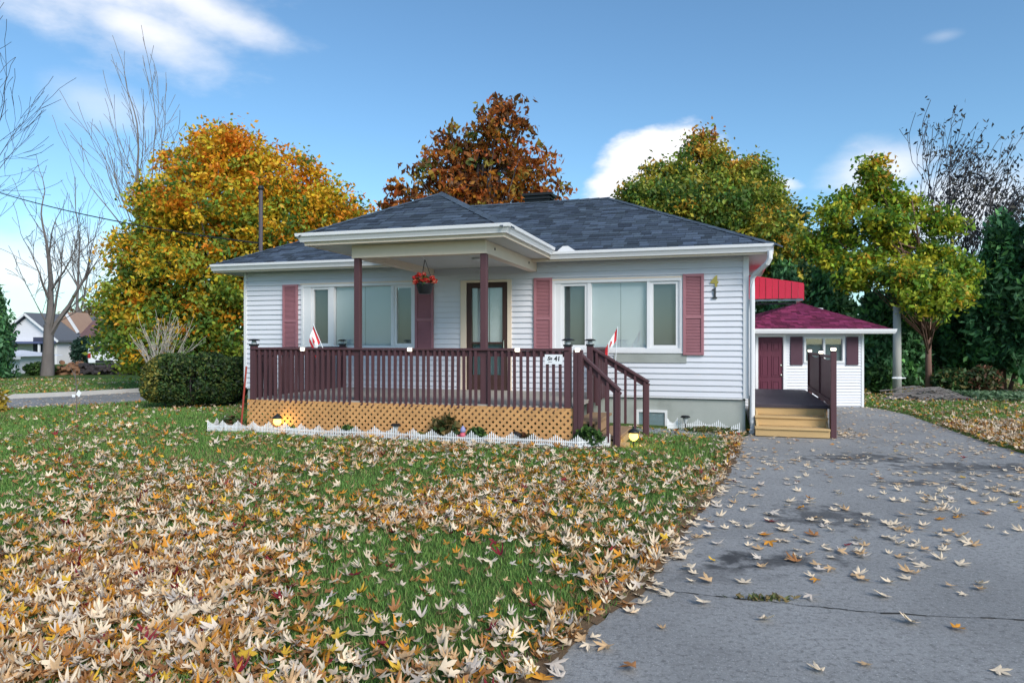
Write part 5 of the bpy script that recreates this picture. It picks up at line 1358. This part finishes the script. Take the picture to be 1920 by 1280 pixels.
r = np.random.default_rng(95); n = 80; wx0, wy0 = gp(1432, 1124); x = wx0 + r.normal(0, .09, n); y = wy0 - (x - wx0) * .06 + r.normal(0, .012, n)
tag(leaf_cloud('seam_weeds', np.stack([x, y, r.uniform(.004, .03, n)], 1), .022, pal((.16, .18, .06), (.26, .19, .08), (.10, .14, .05))[r.integers(0, 3, n)], None, r, elong=2.4), 'small weeds growing in the driveway seam', kind='stuff')

# ------------------------------------------------------------------ fallen leaves
def leaf_outline(rich):
    if rich: half = [(90, 1.0), (83, .78), (77, .72), (72, .56), (66, .34), (58, .50), (52, .74), (46, .80), (41, .98), (35, .76), (28, .70), (20, .44), (10, .36), (0, .50), (-8, .54), (-16, .66), (-24, .50), (-40, .30), (-65, .22)]
    else: half = [(90, 1.0), (78, .66), (66, .36), (52, .72), (41, .96), (30, .66), (16, .38), (-14, .62), (-45, .28)]
    pts = [(math.cos(rad(t)) * q, math.sin(rad(t)) * q) for t, q in half]
    return np.array([(0, -.16)] + [(x, y) for x, y in pts[::-1]] + [(-x, y) for x, y in pts[1:]])
def leaf_shape(rich, a, b, c, narrow=1.0, fold=.0):
    o = leaf_outline(rich); st_ = np.array([(-.012, -.16), (.012, -.16), (.06, -.75)])
    P = np.concatenate([[(0, 0)], o, st_]); P[:, 0] *= narrow
    z = a * P[:, 0] ** 2 + b * P[:, 1] ** 2 + c * P[:, 0] * P[:, 1] + fold * np.abs(P[:, 0])
    n = len(o); F = [(0, 1 + i, 1 + (i + 1) % n) for i in range(n)] + [(n + 1, n + 2, n + 3)]
    return np.concatenate([P, z[:, None]], 1), np.array(F)
LEAFCOL = [('cream', (.80, .64, .46), .40), ('pale buff', (.66, .56, .47), .10), ('tan', (.62, .40, .21), .19), ('brown', (.38, .17, .06), .12), ('orange', (.66, .28, .03), .11), ('yellow', (.72, .44, .04), .06), ('crimson', (.24, .02, .03), .02)]
def blob(x, y, cx, cy, rx, ry): return np.exp(-((x - cx) / rx) ** 2 - ((y - cy) / ry) ** 2)
def leaf_density(x, y):
    dl = sd_poly(x, y, DRIVE); patch = np.clip(.75 + .9 * wnoise(x, y, 1.5, 31), .12, 2.0)
    lawn_d = (34 + 800 * blob(x, y, -2.2, 3.4, 2.6, 2.1) + 400 * blob(x, y, -1.2, 5.6, 2.3, 1.5) + 210 * blob(x, y, -1.0, 8.0, 3.2, 1.9) + 60 * blob(x, y, -5, 8.5, 4, 3) + 70 * blob(x, y, -1.5, 10.3, 4, 1.0)) * patch + 330 * np.exp(-np.maximum(dl, 0) / .17) * np.clip(patch, .5, 1.4)
    lawn_d = np.where(y > 13, np.minimum(lawn_d, 24 * patch), lawn_d)
    right = (x > 6.5) & (y > 7) & (dl > 0)
    lawn_d = np.where(right, np.where(y < 17.5 - .55 * (x - 9), 330 * np.exp(-np.maximum(dl - 2.2, 0) / .8), 40), lawn_d)
    dp = np.clip(.7 + .9 * wnoise(x, y, 1.1, 44), .38, 2.2)
    drive_d = (13 + 30 * smoothst(y, 4.4, 7.5)) * dp + 110 * np.exp(-np.abs(dl) / .09)
    lit = blob(x, y, 5.85, 12.45, .35, .3) * 260
    return np.where(dl < 0, drive_d + lit, lawn_d)
r = np.random.default_rng(101); LX, LY = [], []
for (y0, y1, dens) in ((2.7, 5.2, 1150), (5.2, 9, 800), (9, 14, 420), (14, 30, 60)):
    x, y = scatter(y0, y1, dens, r); k = r.random(len(x)) * dens < leaf_density(x, y)
    x, y = x[k], y[k]; k = (sd_poly(x, y, HOUSEPOLY) > .02); LX.append(x[k]); LY.append(y[k])
LX, LY = np.concatenate(LX), np.concatenate(LY); n = len(LX)
ond = (sd_poly(LX, LY, DRIVE) < 0) | (sd_poly(LX, LY, ROAD) < 0)
cw = np.array([c[2] for c in LEAFCOL]); ci = r.choice(len(LEAFCOL), n, p=cw / cw.sum())
ci[ond & (ci > 2) & (r.random(n) < .8)] = 0
size = np.where(ond, r.uniform(.045, .085, n), r.uniform(.038, .075, n)) * np.where(ond & (LY > 9), .8, 1.0)
rotz = r.uniform(0, 6.283, n); tx, ty = r.normal(0, 1, n) * np.where(ond, .09, .27), r.normal(0, 1, n) * np.where(ond, .09, .27)
LZ = np.where(ond, .010, hgt(LX, LY) + r.uniform(.012, .062, n))
low = ~ond & (LZ - hgt(LX, LY) < .034) & (r.random(n) < .62); ci[low] = r.choice([2, 3, 3, 4], low.sum())
inview = (np.abs(LX) < .725 * LY) & (LY > 3.3)
score = LY * np.where(ond, .42, 1.0) + np.where(inview, 0, 99); order = np.argsort(score); top = order[:300]; rest = order[300:]
# individuals
shapes = [(.25, .1, 0, 1.0, .0), (.55, -.1, .2, .9, .05), (-.2, .5, .1, 1.0, .22), (.9, .3, 0, .72, .1), (.15, -.25, -.3, 1.05, .12), (.5, .6, .3, .8, .0)]
meshes = {}
def leaf_mesh(si, cidx):
    if (si, cidx) in meshes: return meshes[(si, cidx)]
    P, F_ = leaf_shape(True, *shapes[si]); P = P.copy(); P[:, 2] -= P[:, 2].min() * .9
    me = bpy.data.meshes.new('fallen_leaf'); me.from_pydata(P.tolist(), [], F_.tolist())
    c = np.array(LEAFCOL[cidx][1]); q = np.hypot(P[:, 0], P[:, 1]); col = c[None] * (1 - .18 * np.clip(q - .55, 0, 1)[:, None] + .04 * rng.normal(size=(len(P), 1))); col[-3:] = (.28, .14, .07)
    ca = me.color_attributes.new('Col', 'FLOAT_COLOR', 'POINT'); c4 = np.ones((len(P), 4), np.float32); c4[:, :3] = np.clip(col, .01, .9); ca.data.foreach_set('color', c4.ravel()); me.materials.append(leafm)
    meshes[(si, cidx)] = me; return me
for i in top:
    o = bpy.data.objects.new('fallen_leaf', leaf_mesh(int(r.integers(0, 6)), int(ci[i]))); COL.objects.link(o)
    o.location = (LX[i], LY[i], LZ[i]); o.rotation_euler = (tx[i], ty[i], rotz[i]); s = float(size[i]) * (1.08 if ond[i] else 1.0); o.scale = (s, s, s)
    cn = LEAFCOL[ci[i]][0]; px_ = 960 + FPX * LX[i] / LY[i]; si_ = [k_ for k_, v_ in meshes.items() if v_ == o.data][0][0]
    look = ('flat', 'cupped', 'folded', 'rolled', 'twisted', 'crumpled')[si_]; big = 'large' if size[i] > .066 else ('small' if size[i] < .05 else 'mid-sized')
    stem = ('away', 'left', 'nearer', 'right')[int(((math.degrees(rotz[i]) + 225 - 180) % 360) // 90)]
    if ond[i]:
        where = 'near seam' if abs(LY[i] - 4.45) < .35 else ('below seam' if LY[i] < 4.4 else ('past seam' if LY[i] < 5.6 else 'beyond seam'))
        side = 'by grass edge' if sd_poly(np.array([LX[i]]), np.array([LY[i]]), DRIVE)[0] > -.35 else ('mid-driveway' if px_ < 1600 else 'near right edge')
        tag(o, f'{big} {look} {cn} leaf on driveway, {where}, {side}, stem {stem}', 'leaf', 'fallen leaves on the driveway')
    else:
        where = 'bottom-left corner' if px_ < 260 else ('left of centre' if px_ < 560 else ('mid-lawn' if px_ < 860 else 'beside the driveway'))
        tag(o, f'{big} {look} {cn} leaf on near grass, {where}, stem {stem}', 'leaf', 'fallen leaves on the near lawn')
same = {}
for o in [o for o in COL.objects if o.name.startswith('fallen_leaf') and o.get('label')]: same.setdefault(o['label'], []).append(o)
for lab, os_ in same.items():
    if len(os_) > 1:
        for k, o in enumerate(sorted(os_, key=lambda o: o.location.y)): o['label'] = lab + ', ' + ('nearest', 'second nearest', 'third nearest', 'fourth nearest', 'fifth nearest', 'sixth nearest', 'seventh nearest', 'eighth nearest')[min(k, 7)]
# the rest
def leaf_mass(name, label, ids, cu_=1.0):
    Vs, Fs, Cs, o = [], [], [], 0
    sets = np.array_split(r.permutation(ids), 26)
    for sidx, ss in enumerate(sets):
        if len(ss) == 0: continue
        P, F_ = leaf_shape(False, r.uniform(-.5, 1.5) * cu_, r.uniform(-.5, 1.1) * cu_, r.uniform(-.6, .6) * cu_, r.uniform(.5, 1.05), r.uniform(-.1, .5) * cu_); P = P.copy(); P[:, 2] -= P[:, 2].min() * .9
        m = len(P); Q = P[None] * size[ss][:, None, None]
        ax, ay, az_ = tx[ss][:, None], ty[ss][:, None], rotz[ss][:, None]
        X, Y, Zz = Q[..., 0], Q[..., 1], Q[..., 2]
        Y, Zz = Y * np.cos(ax) - Zz * np.sin(ax), Y * np.sin(ax) + Zz * np.cos(ax); X, Zz = X * np.cos(ay) + Zz * np.sin(ay), -X * np.sin(ay) + Zz * np.cos(ay)
        X, Y = X * np.cos(az_) - Y * np.sin(az_), X * np.sin(az_) + Y * np.cos(az_)
        Vs.append(np.stack([X + LX[ss][:, None], Y + LY[ss][:, None], Zz + LZ[ss][:, None]], -1).reshape(-1, 3))
        Fs.append((np.arange(len(ss))[:, None, None] * m + F_[None]).reshape(-1, 3) + o); o += m * len(ss)
        base = np.array([c[1] for c in LEAFCOL])[ci[ss]] * r.uniform(.72, 1.16, (len(ss), 1))
        Cs.append(np.clip(np.repeat(base, m, 0), .01, .88))
    return tag(np_mesh(name, np.concatenate(Vs), np.concatenate(Fs), leafm, np.concatenate(Cs)), label, kind='stuff')
leaf_mass('fallen_leaves', 'carpet of fallen maple leaves over the lawn', rest[~ond[rest]])
leaf_mass('driveway_leaves', 'scattered fallen leaves further along the driveway', rest[ond[rest]], .45)
print('leaves', n, 'blades', len(BX))
